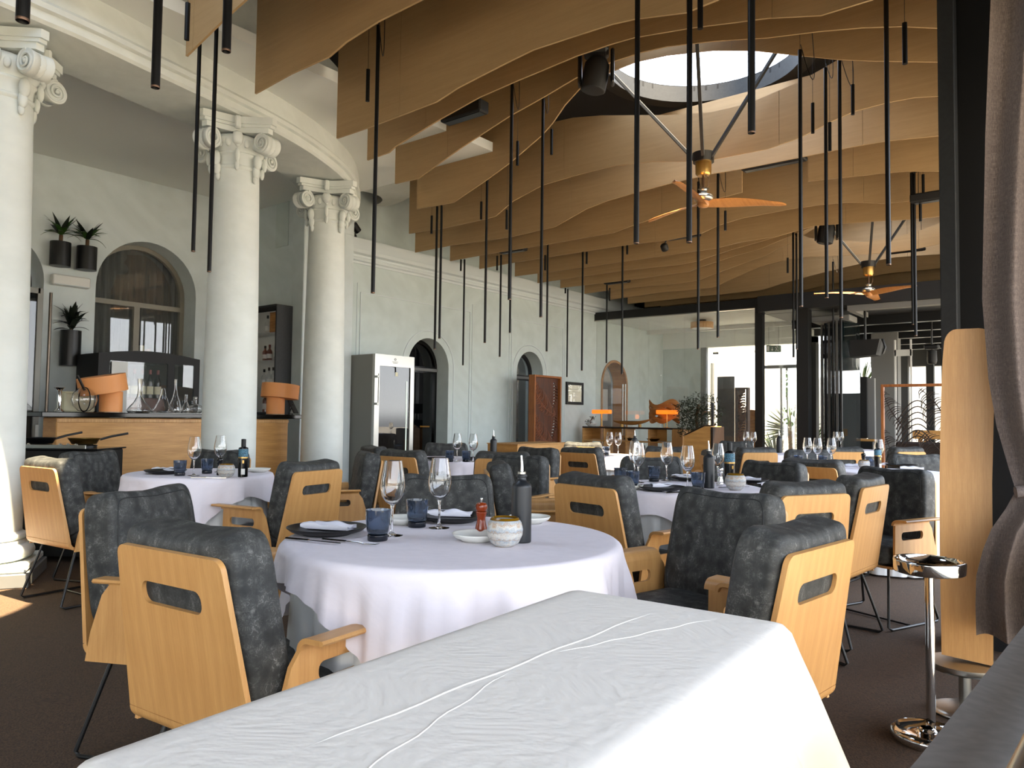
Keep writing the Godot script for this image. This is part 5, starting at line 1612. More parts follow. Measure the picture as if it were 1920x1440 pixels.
	var sp_rows := [
		[1.765, 1.530, 0.7525, 0.0, "small white saucer under the wooden pepper mill"],
		[1.864, 1.964, 0.7525, 0.0, "small white plate behind the wine glass of the front table"],
		[2.882, 4.394, 0.7525, 0.0, "small white plate beside the blue labelled bottle"],
		[2.198, 1.653, 0.7525, 0.0, "small white plate just behind the matt black bottle"],
		[3.620, 2.051, 0.7525, 0.0, "small saucer edge in front of the tumblers right of centre"],
	]
	place(sp, sp_rows)
	var nap := top(napkin_mesh(), "napkin", M.napkin, "", "napkin", Vector3.ZERO, 0, "folded white napkins")
	var nap_rows := [
		[1.583, 2.008, 0.7585, 20.0, "folded white napkin on the near black plate of the front round table"],
		[2.094, 1.949, 0.7585, 30.0, "folded white napkin on the far black plate of the front round table"],
		[2.456, 4.771, 0.7585, 20.0, "folded napkin on the plate before the bar"],
		[3.800, 1.921, 0.7585, 40.0, "folded napkin on the front plate of the table right of centre"],
		[4.503, 2.146, 0.7585, 30.0, "folded napkin on the far plate right of centre"],
		[3.934, 2.404, 0.7585, 20.0, "folded napkin on the half hidden plate"],
		[4.601, 1.782, 0.7585, 20.0, "folded napkin beside the dark leather chair"],
		[4.403, 1.522, 0.7525, 10.0, "loose white napkin at the edge of the table, below the dark leather chair"],
		[6.850, 1.706, 0.7525, 20.0, "folded napkin left of the white jar"],
		[7.285, 1.521, 0.7525, 20.0, "folded napkin behind the dark bottle near the plywood panel"],
		[6.846, 1.279, 0.7525, 10.0, "loose napkin at the window side of the far table"],
	]
	place(nap, nap_rows)
	var kn := knife("table_knife")
	var kn_rows := [
		[1.411, 1.868, 0.7525, 14.0, "table knife at the front edge of the near black plate"],
		[3.614, 1.737, 0.7525, 60.0, "knife before the front plate right of centre"],
		[4.109, 1.668, 0.7525, 60.0, "knife beside the globe pot"],
		[2.386, 4.148, 0.7525, 40.0, "knife before the pepper mill at the bar table"],
	]
	place(kn, kn_rows)
	var fk := knife("table_fork")
	var fk_rows := [
		[1.473, 1.773, 0.7525, 14.0, "fork beside the knife at the near black plate"],
		[3.678, 1.791, 0.7525, 60.0, "fork before the front plate right of centre"],
		[4.462, 1.657, 0.7525, 60.0, "fork next to the loose napkin"],
	]
	place(fk, fk_rows)
	pepper_mill(M.mill, M.chrome, Vector3(-1.574, 0.7525, -1.838), "glossy red brown wooden pepper mill on the white saucer")
	pepper_mill(M.black_gloss, M.black_gloss, Vector3(-4.318, 0.7525, -2.560), "black pepper mill on the table before the bar")
	pepper_mill(M.chrome, M.black_gloss, Vector3(-1.778, 0.7525, -4.183), "chrome and black shaker behind the globe pot")
	pepper_mill(M.black_gloss, M.black_gloss, Vector3(-1.700, 0.7525, -7.073), "black pepper mill standing on the far table below the plywood chair back")
	pepper_mill(M.black_gloss, M.black_gloss, Vector3(-3.899, 0.7525, -7.183), "far black pepper mill under the shelf unit")
	oil_bottle(Vector3(-1.417, 0.7525, -1.842), "tall matt black oil bottle with a steel pourer, on the front round table")
	oil_bottle(Vector3(-1.767, 0.7525, -4.005), "matt black oil bottle on the table right of centre")
	oil_bottle(Vector3(-4.389, 0.7525, -5.280), "small far black oil bottle before the wall bench")
	oil_bottle(Vector3(-3.847, 0.7525, -6.895), "far black oil bottle under the shelf unit")
	oil_bottle(Vector3(-3.110, 0.7525, -9.053), "far black oil bottle before the lobby doors")
	pot(Vector3(-1.406, 0.7525, -1.749), "round stoneware pot with a honey glazed rim on the front round table", 1.0)
	pot(Vector3(-4.148, 0.7525, -2.501), "small round pot beside the blue labelled bottle", 0.95)
	pot(Vector3(-1.609, 0.7525, -3.992), "globe shaped pot on the table right of centre", 1.05)
	pot(Vector3(-1.581, 0.7525, -6.593), "small white jar on the far table near the plywood panel", 0.85)
	label_bottle(Vector3(-4.119, 0.7525, -2.593), "dark bottle with a blue picture label on the table before the bar", 1.02)
	label_bottle(Vector3(-1.796, 0.7525, -4.367), "dark square shouldered bottle behind the chrome shaker", 1.1)
	label_bottle(Vector3(-1.482, 0.7525, -6.612), "dark bottle with a blue label near the plywood panel", 0.95)

func place(t: Node3D, rows: Array) -> void:
	for k in rows.size():
		var r: Array = rows[k]
		var at := P(r[0], r[1], r[2])
		if k == 0:
			t.position = at; t.rotation_degrees.y = r[3]
			t.set_meta("label", r[4])
		else: dup(t, at, r[3], r[4])


func simple(called: String, label: String, cat: String, at: Vector3, turn: float, group: String, parts: Array) -> Node3D:   # parts: [name, G, material]
	var t := thing(called, label, cat, at, turn, group)
	for p in parts: part(p[1], p[0], p[2], t)
	return t

func L(prof: Array, seg := 24, o := Vector3.ZERO, bs := Basis()) -> G:
	var g := G.new()
	g.lathe(prof, seg, o, bs)
	return g

func B(c: Vector3, s: Vector3, r := 0.0, bs := Basis()) -> G:
	var g := G.new()
	g.box(c, s, r, bs)
	return g

func T(path: Array, r: float, sides := 8, closed := false) -> G:
	var g := G.new()
	g.tube(path, r, sides, closed)
	return g

func sword_leaf(len: float, w: float, droop: float) -> ArrayMesh:
	var g := G.new()
	var rows: Array = []
	for s in [1.0, -1.0]:
		for i in 11:
			var u: float = i / 10.0 if s > 0 else 1.0 - i / 10.0
			var ww := w * sin(PI * pow(u * 0.96 + 0.04, 0.6)) * 0.5 + 0.0008
			var y := len * u * 0.9 - droop * u * u * len
			var z := -len * 0.75 * pow(u, 1.3) * (0.4 + droop)
			rows.append(PackedVector3Array([Vector3(-ww, y + 0.12 * ww, z), Vector3(0, y - 0.15 * ww + s * 0.0012, z), Vector3(ww, y + 0.12 * ww, z)]))
	g.grid(rows)
	return g.mesh()

func wall_plant(a: float, h0: float, r: float, h: float, bushy: bool, label: String) -> void:
	var at := P(a, 9.33 - r - 0.012, h0)
	var t := thing("wall_planter", label, "plant pot", at, 0, "black wall pots with plants")
	part(L([Vector2(0.0001, 0), Vector2(r, 0), Vector2(r, 0), Vector2(r, h), Vector2(r - 0.008, h), Vector2(r - 0.008, h - 0.03), Vector2(r - 0.008, h - 0.03), Vector2(0.0001, h - 0.03)], 32), "pot", M.black_metal, t)
	part(L([Vector2(0.0001, h - 0.02), Vector2(r - 0.01, h - 0.022)], 20), "soil", M.soil, t)
	part(B(Vector3(-r, h * 0.5, 0), Vector3(0.03, 0.06, 0.05)), "bracket", M.black_metal, t)
	var p := thing("dracaena", label.replace("black", "green leafed plant in the black").replace("cylinder pot", "pot"), "plant", at + Vector3(0, h - 0.02, 0), 0, "plants in the black wall pots")
	rng.seed = int(a * 1000.0)
	var stem := 0.0 if bushy else 0.10
	if not bushy: part(T([Vector3(0, -0.01, 0), Vector3(0.004, stem, 0)], 0.021, 10), "stem", M.bark, p)
	else: part(T([Vector3(0, -0.01, 0), Vector3(0.0, 0.16, 0)], 0.012, 8), "stem", M.bark, p)
	var n := 34 if bushy else 22
	var ms := [sword_leaf(0.27, 0.065, 0.15), sword_leaf(0.24, 0.06, 0.4)] if bushy else [sword_leaf(0.30, 0.055, 0.10), sword_leaf(0.29, 0.052, 0.35), sword_leaf(0.26, 0.05, 0.6)]
	for k in n:
		var m := node("leaf", ms[k % ms.size()], M.leaf_dark if bushy or k % 3 == 0 else M.leaf, p)
		var y := stem + (0.015 + 0.15 * k / n if bushy else 0.0)
		m.position = Vector3(0, y, 0)
		m.rotation = Vector3(rng.randf_range(-0.5, 0.1) - (0.3 if k % 2 else 0.0), k * 2.399, rng.randf_range(-0.2, 0.2))

func tilt_lamp(at: Vector3, turn: float, tilt: float, label: String) -> void:
	var t := thing("table_lamp", label, "lamp", at, turn, "orange drum lamps on the bar")
	part(L([Vector2(0.0001, 0.0), Vector2(0.098, 0.0), Vector2(0.098, 0.0), Vector2(0.098, 0.012), Vector2(0.098, 0.012), Vector2(0.1, 0.014), Vector2(0.1, 0.2), Vector2(0.0001, 0.2)], 44), "base", M.orange, t)
	var bs := Basis(Vector3(0, 0, 1), tilt)
	part(L([Vector2(0.0001, 0.0), Vector2(0.205, 0.0), Vector2(0.205, 0.0), Vector2(0.208, 0.004), Vector2(0.208, 0.158), Vector2(0.205, 0.16), Vector2(0.205, 0.16), Vector2(0.0001, 0.16)], 52, Vector3(-0.065 if tilt > 0.0 else 0.05, 0.185, 0), bs), "head", M.orange, t)
	part(L([Vector2(0.098, 0.001), Vector2(0.1015, 0.001), Vector2(0.1015, 0.006), Vector2(0.098, 0.006)], 40), "foot_ring", M.steel, t)

func bottle(called: String, at: Vector3, h: float, r: float, m: Material, cap: Material, lab: Material, label: String, group: String) -> Node3D:
	var t := thing(called, label, "bottle", at, 0, group)
	part(L([Vector2(0.0001, 0), Vector2(r, 0), Vector2(r, 0.004), Vector2(r, h * 0.55), Vector2(r * 0.85, h * 0.63), Vector2(r * 0.38, h * 0.72), Vector2(r * 0.34, h * 0.95), Vector2(0.0001, h * 0.95)], 18), "body", m, t)
	part(L([Vector2(r * 0.42, h * 0.84), Vector2(r * 0.42, h), Vector2(0.0001, h)], 14), "cap", cap, t)
	part(L([Vector2(r * 1.02, h * 0.14), Vector2(r * 1.02, h * 0.42)], 18), "label", lab, t)
	return t

func bar() -> void:
	# counter
	var t := thing("bar_counter", "long wooden bar front with a thin black top behind the columns", "bar", P(3.95, 7.45, 0))
	part(B(Vector3(0.0, 0.54, 0), Vector3(0.3, 1.08, 2.4), 0.008), "front", M.bar_wood, t)
	part(B(Vector3(-0.02, 1.107, 0.0), Vector3(0.5, 0.045, 2.7), 0.006), "top", M.black_gloss, t)
	part(B(Vector3(0.16, 0.05, 0), Vector3(0.012, 0.1, 2.4)), "kickplate", M.black, t)
	part(B(Vector3(0.154, 1.055, 0), Vector3(0.012, 0.035, 2.4), 0.003), "edge_strip", M.ply_edge, t)
	tilt_lamp(P(3.26, 7.42, 1.13), 90, 0.2, "large orange drum lamp with a tilted head on the bar, beside the glass decanters")
	tilt_lamp(P(5.06, 7.42, 1.13), 90, -0.09, "orange drum lamp with a tilted head at the bar's end, next to the bottle cabinet")
	var gl := [
		["wine_decanter", [Vector2(0.0001, 0.004), Vector2(0.1, 0.0), Vector2(0.115, 0.02), Vector2(0.1, 0.05), Vector2(0.055, 0.1), Vector2(0.025, 0.16), Vector2(0.018, 0.24), Vector2(0.026, 0.33)], P(3.53, 7.42, 1.131), "glass decanter with a wide flat bowl and long neck, beside the big orange lamp"],
		["wine_decanter", [Vector2(0.0001, 0.004), Vector2(0.115, 0.0), Vector2(0.105, 0.02), Vector2(0.065, 0.08), Vector2(0.035, 0.16), Vector2(0.02, 0.24), Vector2(0.016, 0.25)], P(3.76, 7.42, 1.131), "glass decanter shaped like a pointed funnel on the bar"],
		["wine_decanter", [Vector2(0.0001, 0.004), Vector2(0.055, 0.0), Vector2(0.068, 0.03), Vector2(0.055, 0.09), Vector2(0.025, 0.18), Vector2(0.013, 0.26), Vector2(0.016, 0.345)], P(3.93, 7.5, 1.131), "slender tall glass decanter like a drop on the bar"],
		["wine_decanter", [Vector2(0.0001, 0.004), Vector2(0.035, 0.0), Vector2(0.04, 0.03), Vector2(0.035, 0.07), Vector2(0.014, 0.12), Vector2(0.016, 0.19)], P(3.98, 7.38, 1.131), "small narrow glass carafe among the decanters"],
		["wine_decanter", [Vector2(0.0001, 0.004), Vector2(0.05, 0.0), Vector2(0.09, 0.035), Vector2(0.085, 0.07), Vector2(0.03, 0.095), Vector2(0.02, 0.1), Vector2(0.022, 0.14)], P(4.10, 7.42, 1.131), "squat glass flask with a steel stopper, next to the middle column"]]
	for q in gl:
		var prof: Array = q[1].duplicate()
		for k in range(q[1].size() - 1, 0, -1): prof.append(Vector2(max(q[1][k].x - 0.003, 0.0001), q[1][k].y + (0.003 if k == 1 else 0.0)))
		prof.append(Vector2(0.0001, 0.007))
		t = simple(q[0], q[3], "decanter", q[2], 0, "glass decanters on the bar", [["vessel", L(prof, 30), M.goblet]])
		if q[3].begins_with("squat"): part(L([Vector2(0.0001, 0.14), Vector2(0.018, 0.14), Vector2(0.022, 0.15), Vector2(0.022, 0.17), Vector2(0.0001, 0.175)], 16), "stopper", M.steel, t)
		else: part(L([Vector2(0.0001, 0.006), Vector2(q[1][1].x * 0.8, 0.008), Vector2(q[1][1].x * 0.8, 0.014), Vector2(0.0001, 0.016)], 20), "punt", M.goblet, t)
	simple("tray", "thin steel tray under the decanters on the bar", "tray", P(3.86, 7.42, 1.1296), 0, "", [["plate", B(Vector3(0, 0.0007, 0), Vector3(0.26, 0.0014, 0.6)), M.steel]])
	t = thing("jigger", "chrome double ended measuring cup at the far end of the bar top", "jigger", P(2.81, 7.42, 1.131))
	part(L([Vector2(0.0001, 0), Vector2(0.045, 0), Vector2(0.045, 0.006), Vector2(0.02, 0.03), Vector2(0.02, 0.19), Vector2(0.042, 0.215), Vector2(0.044, 0.22), Vector2(0.0001, 0.215)], 24), "cup", M.chrome, t)
	simple("storage_box", "plain cream box on the bar behind the clear glass globe", "box", P(3.02, 7.56, 1.131), 0, "", [["body", B(Vector3(0, 0.09, 0), Vector3(0.12, 0.18, 0.27), 0.012), M.paper], ["lid", B(Vector3(0, 0.182, 0), Vector3(0.122, 0.012, 0.272), 0.004), M.paper]])
	t = thing("glass_globe", "clear glass globe with a dark rim and tube on the bar", "glass globe", P(2.99, 7.34, 1.131))
	part(L([Vector2(0.0001, 0.0), Vector2(0.05, 0.012), Vector2(0.095, 0.06), Vector2(0.108, 0.115), Vector2(0.095, 0.17), Vector2(0.05, 0.215), Vector2(0.0001, 0.225), Vector2(0.0001, 0.225), Vector2(0.0001, 0.222), Vector2(0.049, 0.212), Vector2(0.093, 0.168), Vector2(0.106, 0.115), Vector2(0.093, 0.062), Vector2(0.049, 0.015), Vector2(0.0001, 0.003)], 32), "globe", M.goblet, t)
	var ring: Array = []
	var ld := cam_dir(125.0)
	for i in 40: ring.append(Vector3(0, 0.115, 0) + ld * 0.109 * cos(TAU * i / 40) + Vector3.UP * 0.109 * sin(TAU * i / 40))
	part(T(ring, 0.005, 6, true), "rim", M.black, t)
	part(T([Vector3(0.0, 0.2, 0.0), Vector3(0.01, 0.33, 0.07) * 1.0], 0.012, 8), "tube", M.black_metal, t)
	# hob trolley with pans
	var yaw := 38.4
	var o := P(2.47, 6.47, 0)
	t = thing("hob_trolley", "black serving trolley with a two burner gas hob", "trolley", o, yaw)
	part(B(Vector3(0, 0.44, 0), Vector3(0.78, 0.80, 0.42), 0.008), "body", M.black, t)
	part(B(Vector3(0.01, 0.848, 0), Vector3(0.80, 0.012, 0.44), 0.004), "top", M.black_gloss, t)
	for s in [-1.0, 1.0]:
		part(L([Vector2(0.09, 0.854), Vector2(0.095, 0.87), Vector2(0.05, 0.878), Vector2(0.0001, 0.878)], 24, Vector3(s * 0.18 - 0.02, 0, -0.05)), "burner", M.black_metal, t)
		for k in 3: part(L([Vector2(0.0001, 0.0), Vector2(0.014, 0.0), Vector2(0.014, 0.02), Vector2(0.0001, 0.022)], 12, Vector3(s * 0.18 - 0.07 + k * 0.06, 0.872, 0.17), Basis(Vector3.RIGHT, 1.3)), "knob", M.chrome, t)
	part(B(Vector3(0.0, 0.865, 0.19), Vector3(0.62, 0.03, 0.012), 0.003), "front_rail", M.steel, t)
	for q in [[0.16, "shallow steel frying pan with a bright rim on the gas hob", 0.11, 0.4, M.brass], [-0.2, "dark frying pan with a long handle on the gas hob", 0.12, 0.9, M.black_metal]]:
		var c := o + Basis(Vector3.UP, deg_to_rad(yaw)) * Vector3(q[0], 0.879, -0.05)
		t = thing("frying_pan", q[1], "pan", c, yaw, "pans on the hob")
		part(L([Vector2(0.0001, 0), Vector2(q[2] * 0.8, 0), Vector2(q[2], 0.045), Vector2(q[2] + 0.006, 0.046), Vector2(q[2] * 0.8, 0.006), Vector2(0.0001, 0.004)], 32), "pan", q[4], t)
		part(T([Vector3(cos(q[3]) * q[2], 0.035, -sin(q[3]) * q[2]), Vector3(cos(q[3]) * (q[2] + 0.08), 0.06, -sin(q[3]) * (q[2] + 0.08)), Vector3(cos(q[3]) * (q[2] + 0.2), 0.085, -sin(q[3]) * (q[2] + 0.2))], 0.009, 8), "handle", M.black_metal, t)
	# black wine cabinet with lit bottles
	o = P(4.2, 8.82, 0)
	t = thing("wine_cabinet", "black two door wine cabinet with a curved top behind the bar", "wine cabinet", o)
	var g := G.new()
	var out := PackedVector2Array([Vector2(-0.58, 0), Vector2(0.58, 0)])
	for i in 13: out.append(Vector2(0.58 - 1.16 * i / 12.0, 1.775 + 0.055 * sin(PI * i / 12.0)))
	g.prism(out, [rrect(-0.46, 0.7, 0.19, 1.70, 0.01, 1), rrect(0.27, 0.7, 0.51, 1.70, 0.01, 1)], -0.3, 0.25, frame_xy(Vector3.ZERO, Vector3(0, 0, -1), Vector3.UP))
	part(g, "body", M.black, t)
	part(B(Vector3(-0.27, 1.2, 0), Vector3(0.02, 1.1, 1.1)), "back_panel", M.black, t)
	part(B(Vector3(0.24, 1.2, 0.135), Vector3(0.006, 1.0, 0.65)), "glass_door", M.glass, t)
	part(B(Vector3(0.24, 1.2, -0.39), Vector3(0.006, 1.0, 0.24)), "glass_door", M.glass, t)
	part(B(Vector3(0.0, 1.29, 0.135), Vector3(0.45, 0.015, 0.65)), "shelf", M.rosewood, t)
	part(B(Vector3(0.2, 1.22, 0.135), Vector3(0.02, 0.12, 0.65)), "shelf_front", M.rosewood, t)
	part(B(Vector3(0.262, 1.38, 0.36), Vector3(0.008, 0.62, 0.17)), "notice", M.white, t)
	for k in 6:
		bottle("wine_bottle", o + Vector3(0.12, 1.2975, 0.22 - k * 0.09), 0.33, 0.038, M.dark_bottle_bar, M.red_cap, M.paper, "red capped wine bottle in the black cabinet, %s from the middle column" % ["sixth", "fifth", "fourth", "third", "second", "first"][k], "red capped bottles in the wine cabinet")
	# grey wall cabinet of spirits
	o = P(5.83, 8.8, 1.13)
	t = thing("bottle_cabinet", "open grey wall cabinet with glass shelves of spirit bottles beside the bar", "cabinet", o)
	part(B(Vector3(0.40, 0.71, 0), Vector3(0.03, 1.42, 0.26), 0.004), "side", M.anthracite, t)
	part(B(Vector3(-0.40, 0.71, 0), Vector3(0.03, 1.42, 0.26), 0.004), "side", M.anthracite, t)
	part(B(Vector3(0, 1.41, 0), Vector3(0.78, 0.03, 0.26), 0.004), "top", M.anthracite, t)
	part(B(Vector3(0, 0.015, 0), Vector3(0.78, 0.03, 0.26), 0.004), "bottom", M.anthracite, t)
	part(B(Vector3(0, 0.71, -0.12), Vector3(0.78, 1.36, 0.01)), "back_panel", M.white, t)
	for h in [1.06, 0.70, 0.35]: part(B(Vector3(0, h, 0.0), Vector3(0.77, 0.012, 0.23)), "shelf", M.pane, t)
	var rows := [[8.73, 1.067, 0.24, 0.035, M.clear_spirit, M.black, "clear bottle with a black cap on the cabinet's top shelf"],
		[8.77, 0.707, 0.2, 0.035, M.amber, M.black, "stout amber bottle at the edge of the second shelf"], [8.67, 0.707, 0.21, 0.036, M.amber, M.red_cap, "amber bottle with a red cap on the second shelf"], [8.52, 0.707, 0.29, 0.034, M.clear_spirit, M.black, "tall clear bottle with a black cap on the second shelf"], [8.45, 0.707, 0.14, 0.03, M.amber, M.black, "small amber flask at the cabinet side on the second shelf"],
		[8.78, 0.357, 0.24, 0.035, M.clear_spirit, M.black, "clear bottle at the edge of the third shelf"], [8.67, 0.357, 0.26, 0.035, M.clear_spirit, M.dark_cap, "clear bottle with a brown stopper, second on the third shelf"], [8.575, 0.357, 0.26, 0.034, M.clear_spirit, M.dark_cap, "clear bottle with a brown stopper, third on the third shelf"], [8.47, 0.357, 0.27, 0.034, M.clear_spirit, M.black, "clear bottle with a black stopper, at the side of the third shelf"],
		[8.73, 0.03, 0.27, 0.04, M.amber, M.black, "dark red bottle on the cabinet's bottom, behind the orange lamp"]]
	for r in rows: bottle("spirit_bottle", P(5.80, r[0], 1.13 + r[1]), r[2], r[3], r[4], r[5], M.white, r[6], "spirit bottles in the grey cabinet")
	simple("wooden_box", "tall wooden gift box on the cabinet's top shelf", "box", P(5.82, 8.52, 2.197), 0, "", [["body", B(Vector3(0, 0.125, 0), Vector3(0.2, 0.25, 0.13), 0.004), M.straw], ["lid", B(Vector3(0, 0.258, 0), Vector3(0.205, 0.016, 0.135), 0.004), M.straw]])
	simple("tablet_stand", "black tablet leaning on a stand at the end of the bar", "tablet", P(5.28, 7.4, 1.131), 30, "", [["screen", B(Vector3(0, 0.09, 0), Vector3(0.012, 0.17, 0.12), 0.004, Basis(Vector3.BACK, 0.5)), M.black], ["stand", T([Vector3(0.0, 0.008, 0), Vector3(-0.05, 0.01, 0), Vector3(0.0, 0.12, 0)], 0.008, 6), M.black_metal]])
	# bar's arched window, curtain behind, planters, air conditioner, door leaf
	g = G.new()
	var w := Node3D.new()
	w.name = "window_3"; add_child(w); w.set_meta("kind", "structure")
	g.prism(arch(4.5, 1.0, 0.615, 3.24), [arch(4.5, 2.52, 0.56, 3.185), rrect(3.94, 1.05, 4.465, 2.46, 0.005, 1), rrect(4.535, 1.05, 5.06, 2.46, 0.005, 1)], -0.34, -0.28, along_a(9.33))
	part(g, "frame", M.bronze_paint, w)
	g = G.new()
	g.prism(arch(4.5, 1.02, 0.60, 3.225), [], -0.315, -0.309, along_a(9.33))
	part(g, "pane", M.pane, w)
	t = thing("curtain", "dark pleated curtain behind the arched window over the bar", "curtain", P(4.5, 9.86, 0))
	g = G.new()
	var grid: Array = []
	for h in [1.0, 2.2, 3.4]:
		var row := PackedVector3Array()
		for j in 120: row.append(Vector3(0.035 * sin(j * 0.9) + 0.015 * sin(j * 2.3 + h), h, 0.75 - 1.5 * j / 119.0))
		grid.append(row)
	g.grid(grid)
	part(g, "drape", M.grey_drape, t)
	simple("magazine_holder", "two pale folders standing behind the arched window's glass", "folder", P(4.63, 9.74, 1.55), 0, "", [["folder", B(Vector3(0, 0.22, 0), Vector3(0.1, 0.44, 0.05), 0.0, Basis(Vector3.RIGHT, 0.06)), M.paper], ["folder", B(Vector3(0.01, 0.2, -0.07), Vector3(0.1, 0.4, 0.04)), M.straw]])
	wall_plant(3.442, 2.76, 0.105, 0.27, false, "black cylinder pot high on the bar wall, beside the column")
	wall_plant(3.722, 2.76, 0.105, 0.27, false, "black cylinder pot high beside the arched window")
	wall_plant(3.585, 1.65, 0.105, 0.40, true, "long black cylinder pot above the cream box")
	t = thing("wall_unit", "small white cooling unit on the bar wall below two plants", "air conditioner", P(3.585, 9.28, 2.555))
	part(B(Vector3(0, 0.06, 0), Vector3(0.1, 0.12, 0.40), 0.012), "case", M.white, t)
	part(B(Vector3(0.045, 0.008, 0), Vector3(0.03, 0.012, 0.36), 0.003), "flap", M.moulding, t)
	w = Node3D.new()
	w.name = "door_4"; add_child(w); w.set_meta("kind", "structure")
	g = G.new()
	for a in [3.02, 3.15]: g.box(P(a, 8.92, 1.22), Vector3(0.05, 2.44, 0.03 if a < 3.1 else 0.055), 0.003)
	g.box(P(3.08, 8.92, 2.41), Vector3(0.05, 0.06, 0.14), 0.003)
	part(g, "frame", M.steel_side, w)
	part(B(P(3.08, 8.92, 1.2), Vector3(0.012, 2.36, 0.12)), "pane", M.smoked, w)
	part(T([P(3.235, 8.86, 0.5), P(3.235, 8.86, 2.40)], 0.016, 10), "handle", M.bronze, w)
	part(B(P(3.16, 8.89, 0.87), Vector3(0.02, 0.24, 0.03)), "lock_plate", M.white, w)

func fern(g: G, root: Vector2, tip: Vector2, bend: float, ribs: int, reach: float, sgn: float, thick: float) -> void:   # a carved frond in the x, y plane
	var mid := (root + tip) * 0.5 + (tip - root).orthogonal() * bend
	var stem: Array = []
	for i in 21:
		var u := i / 20.0
		var p := root.lerp(mid, u).lerp(mid.lerp(tip, u), u)
		stem.append(Vector3(p.x, p.y, 0))
	g.tube(stem, thick * 1.3, 6, false, thick * 0.6)
	for i in ribs:
		var u := (i + 0.5) / ribs
		var k: int = int(u * 20.0)
		var p: Vector3 = stem[k]
		var d: Vector3 = (stem[min(k + 1, 20)] - stem[max(k - 1, 0)]).normalized()
		for s in [-1.0, 1.0]:
			var r := reach * sin(PI * (0.12 + 0.82 * u)) * (1.0 if s * sgn > 0 else 0.55)
			var q: Vector3 = Vector3(-d.y, d.x, 0) * s
			var path: Array = []
			for j in 7:
				var v := j / 6.0
				path.append(p + q * r * v + d * r * (0.55 * v - 0.95 * v * v * 0.9) + Vector3(0, 0, 0.006 * sin(PI * v)))
			g.tube(path, thick, 5, false, thick * 0.45)

func clipped(g: G, w: float, h0: float, h1: float) -> G:   # the carving stays inside its frame
	for k in g.v.size():
		g.v[k].x = clampf(g.v[k].x, -w, w)
		g.v[k].y = clampf(g.v[k].y, h0, h1)
	return g

func wall_things() -> void:
	# steel wine fridge
	var o := P(7.07, 7.97, 0)
	var t := thing("wine_fridge", "tall stainless steel wine fridge with a glass door beside the third column", "fridge", o)
	part(B(Vector3(-0.02, 0.98, 0), Vector3(0.6, 1.95, 0.72), 0.01), "body", M.steel_side, t)
	var g := G.new()
	g.prism(rrect(-0.36, 0.06, 0.36, 1.955, 0.008, 2), [rrect(-0.275, 0.22, 0.29, 1.80, 0.008, 2)], 0.29, 0.335, frame_xy(Vector3.ZERO, Vector3(0, 0, -1), Vector3.UP))
	part(g, "door_frame", M.steel, t)
	part(B(Vector3(0.298, 1.0, 0.0), Vector3(0.01, 1.6, 0.58)), "inner", M.black, t)
	part(B(Vector3(0.318, 1.0, 0.0), Vector3(0.006, 1.6, 0.57)), "glass", M.mirror_dark, t)
	part(B(Vector3(0.322, 0.95, -0.235), Vector3(0.006, 1.32, 0.014)), "light_strip", M.strip_glow, t)
	g = T([Vector3(0.39, 1.27, 0.335), Vector3(0.39, 1.69, 0.335)], 0.012, 8)
	for h in [1.29, 1.65]: g.box(Vector3(0.36, h, 0.345), Vector3(0.07, 0.03, 0.035), 0.004)
	part(g, "handle", M.steel, t)
	var ring: Array = []
	for i in 20: ring.append(Vector3(0.337, 1.90 + 0.014 * sin(TAU * i / 20), 0.014 * cos(TAU * i / 20)))
	part(T(ring, 0.003, 5, true), "emblem", M.grey, t)
	for k in 2: part(B(Vector3(0.336, 1.866 - k * 0.018, 0), Vector3(0.002, 0.006, 0.11 - k * 0.03)), "lettering", M.grey, t)
	part(B(Vector3(0.323, 1.70, -0.04), Vector3(0.003, 0.055, 0.045)), "sticker", M.paper, t)
	# glimpse of a lit kitchen pass behind the dark arched door
	t = thing("lit_shelf", "small lit counter glowing behind the dark arched door", "counter", P(9.05, 9.0, 0.70))
	part(B(Vector3(0, -0.23, 0), Vector3(0.2, 0.94, 0.40), 0.004), "counter", M.bronze, t)
	part(B(Vector3(0.08, 0.265, 0), Vector3(0.03, 0.022, 0.40)), "light_strip", M.warm_strip, t)
	# framed certificate
	t = thing("picture", "black framed certificate hanging on the long white wall", "picture", P(12.44, 8.28, 1.40))
	g = G.new()
	g.prism(rrect(-0.30, 0, 0.30, 0.44, 0.002, 1), [rrect(-0.245, 0.055, 0.245, 0.385, 0.002, 1)], -0.018, 0.012, frame_xy(Vector3.ZERO, Vector3(0, 0, -1), Vector3.UP))
	part(g, "frame", M.black, t)
	part(B(Vector3(-0.008, 0.22, 0), Vector3(0.006, 0.34, 0.5)), "paper", M.paper, t)
	g = G.new()
	for k in 4: g.box(Vector3(-0.004, 0.30 - k * 0.05, 0.0), Vector3(0.002, 0.005, 0.16 - 0.03 * (k % 2)))
	part(g, "print", M.grey, t)
	part(B(Vector3(0.005, 0.22, 0), Vector3(0.003, 0.34, 0.5)), "glass", M.glass, t)
	# carved wooden screen in front of the second arch
	t = thing("carved_screen", "tall walnut screen carved with fern fronds in an oak frame, before the arched door", "screen", P(10.68, 7.72, 0))
	carved(t, 0.40, 1.865, M.walnut, M.oak_frame, true)
	t.rotation_degrees.y = 90
	# low wooden partition
	t = thing("wall_bench", "low wooden partition box along the wall in front of the carved screen", "partition", P(9.0, 6.78, 0))
	part(B(Vector3(0, 0.375, 0), Vector3(0.55, 0.75, 1.3), 0.006), "box", M.bar_wood, t)
	part(B(Vector3(0, 0.756, 0), Vector3(0.57, 0.014, 1.32), 0.004), "top", M.ply_edge, t)

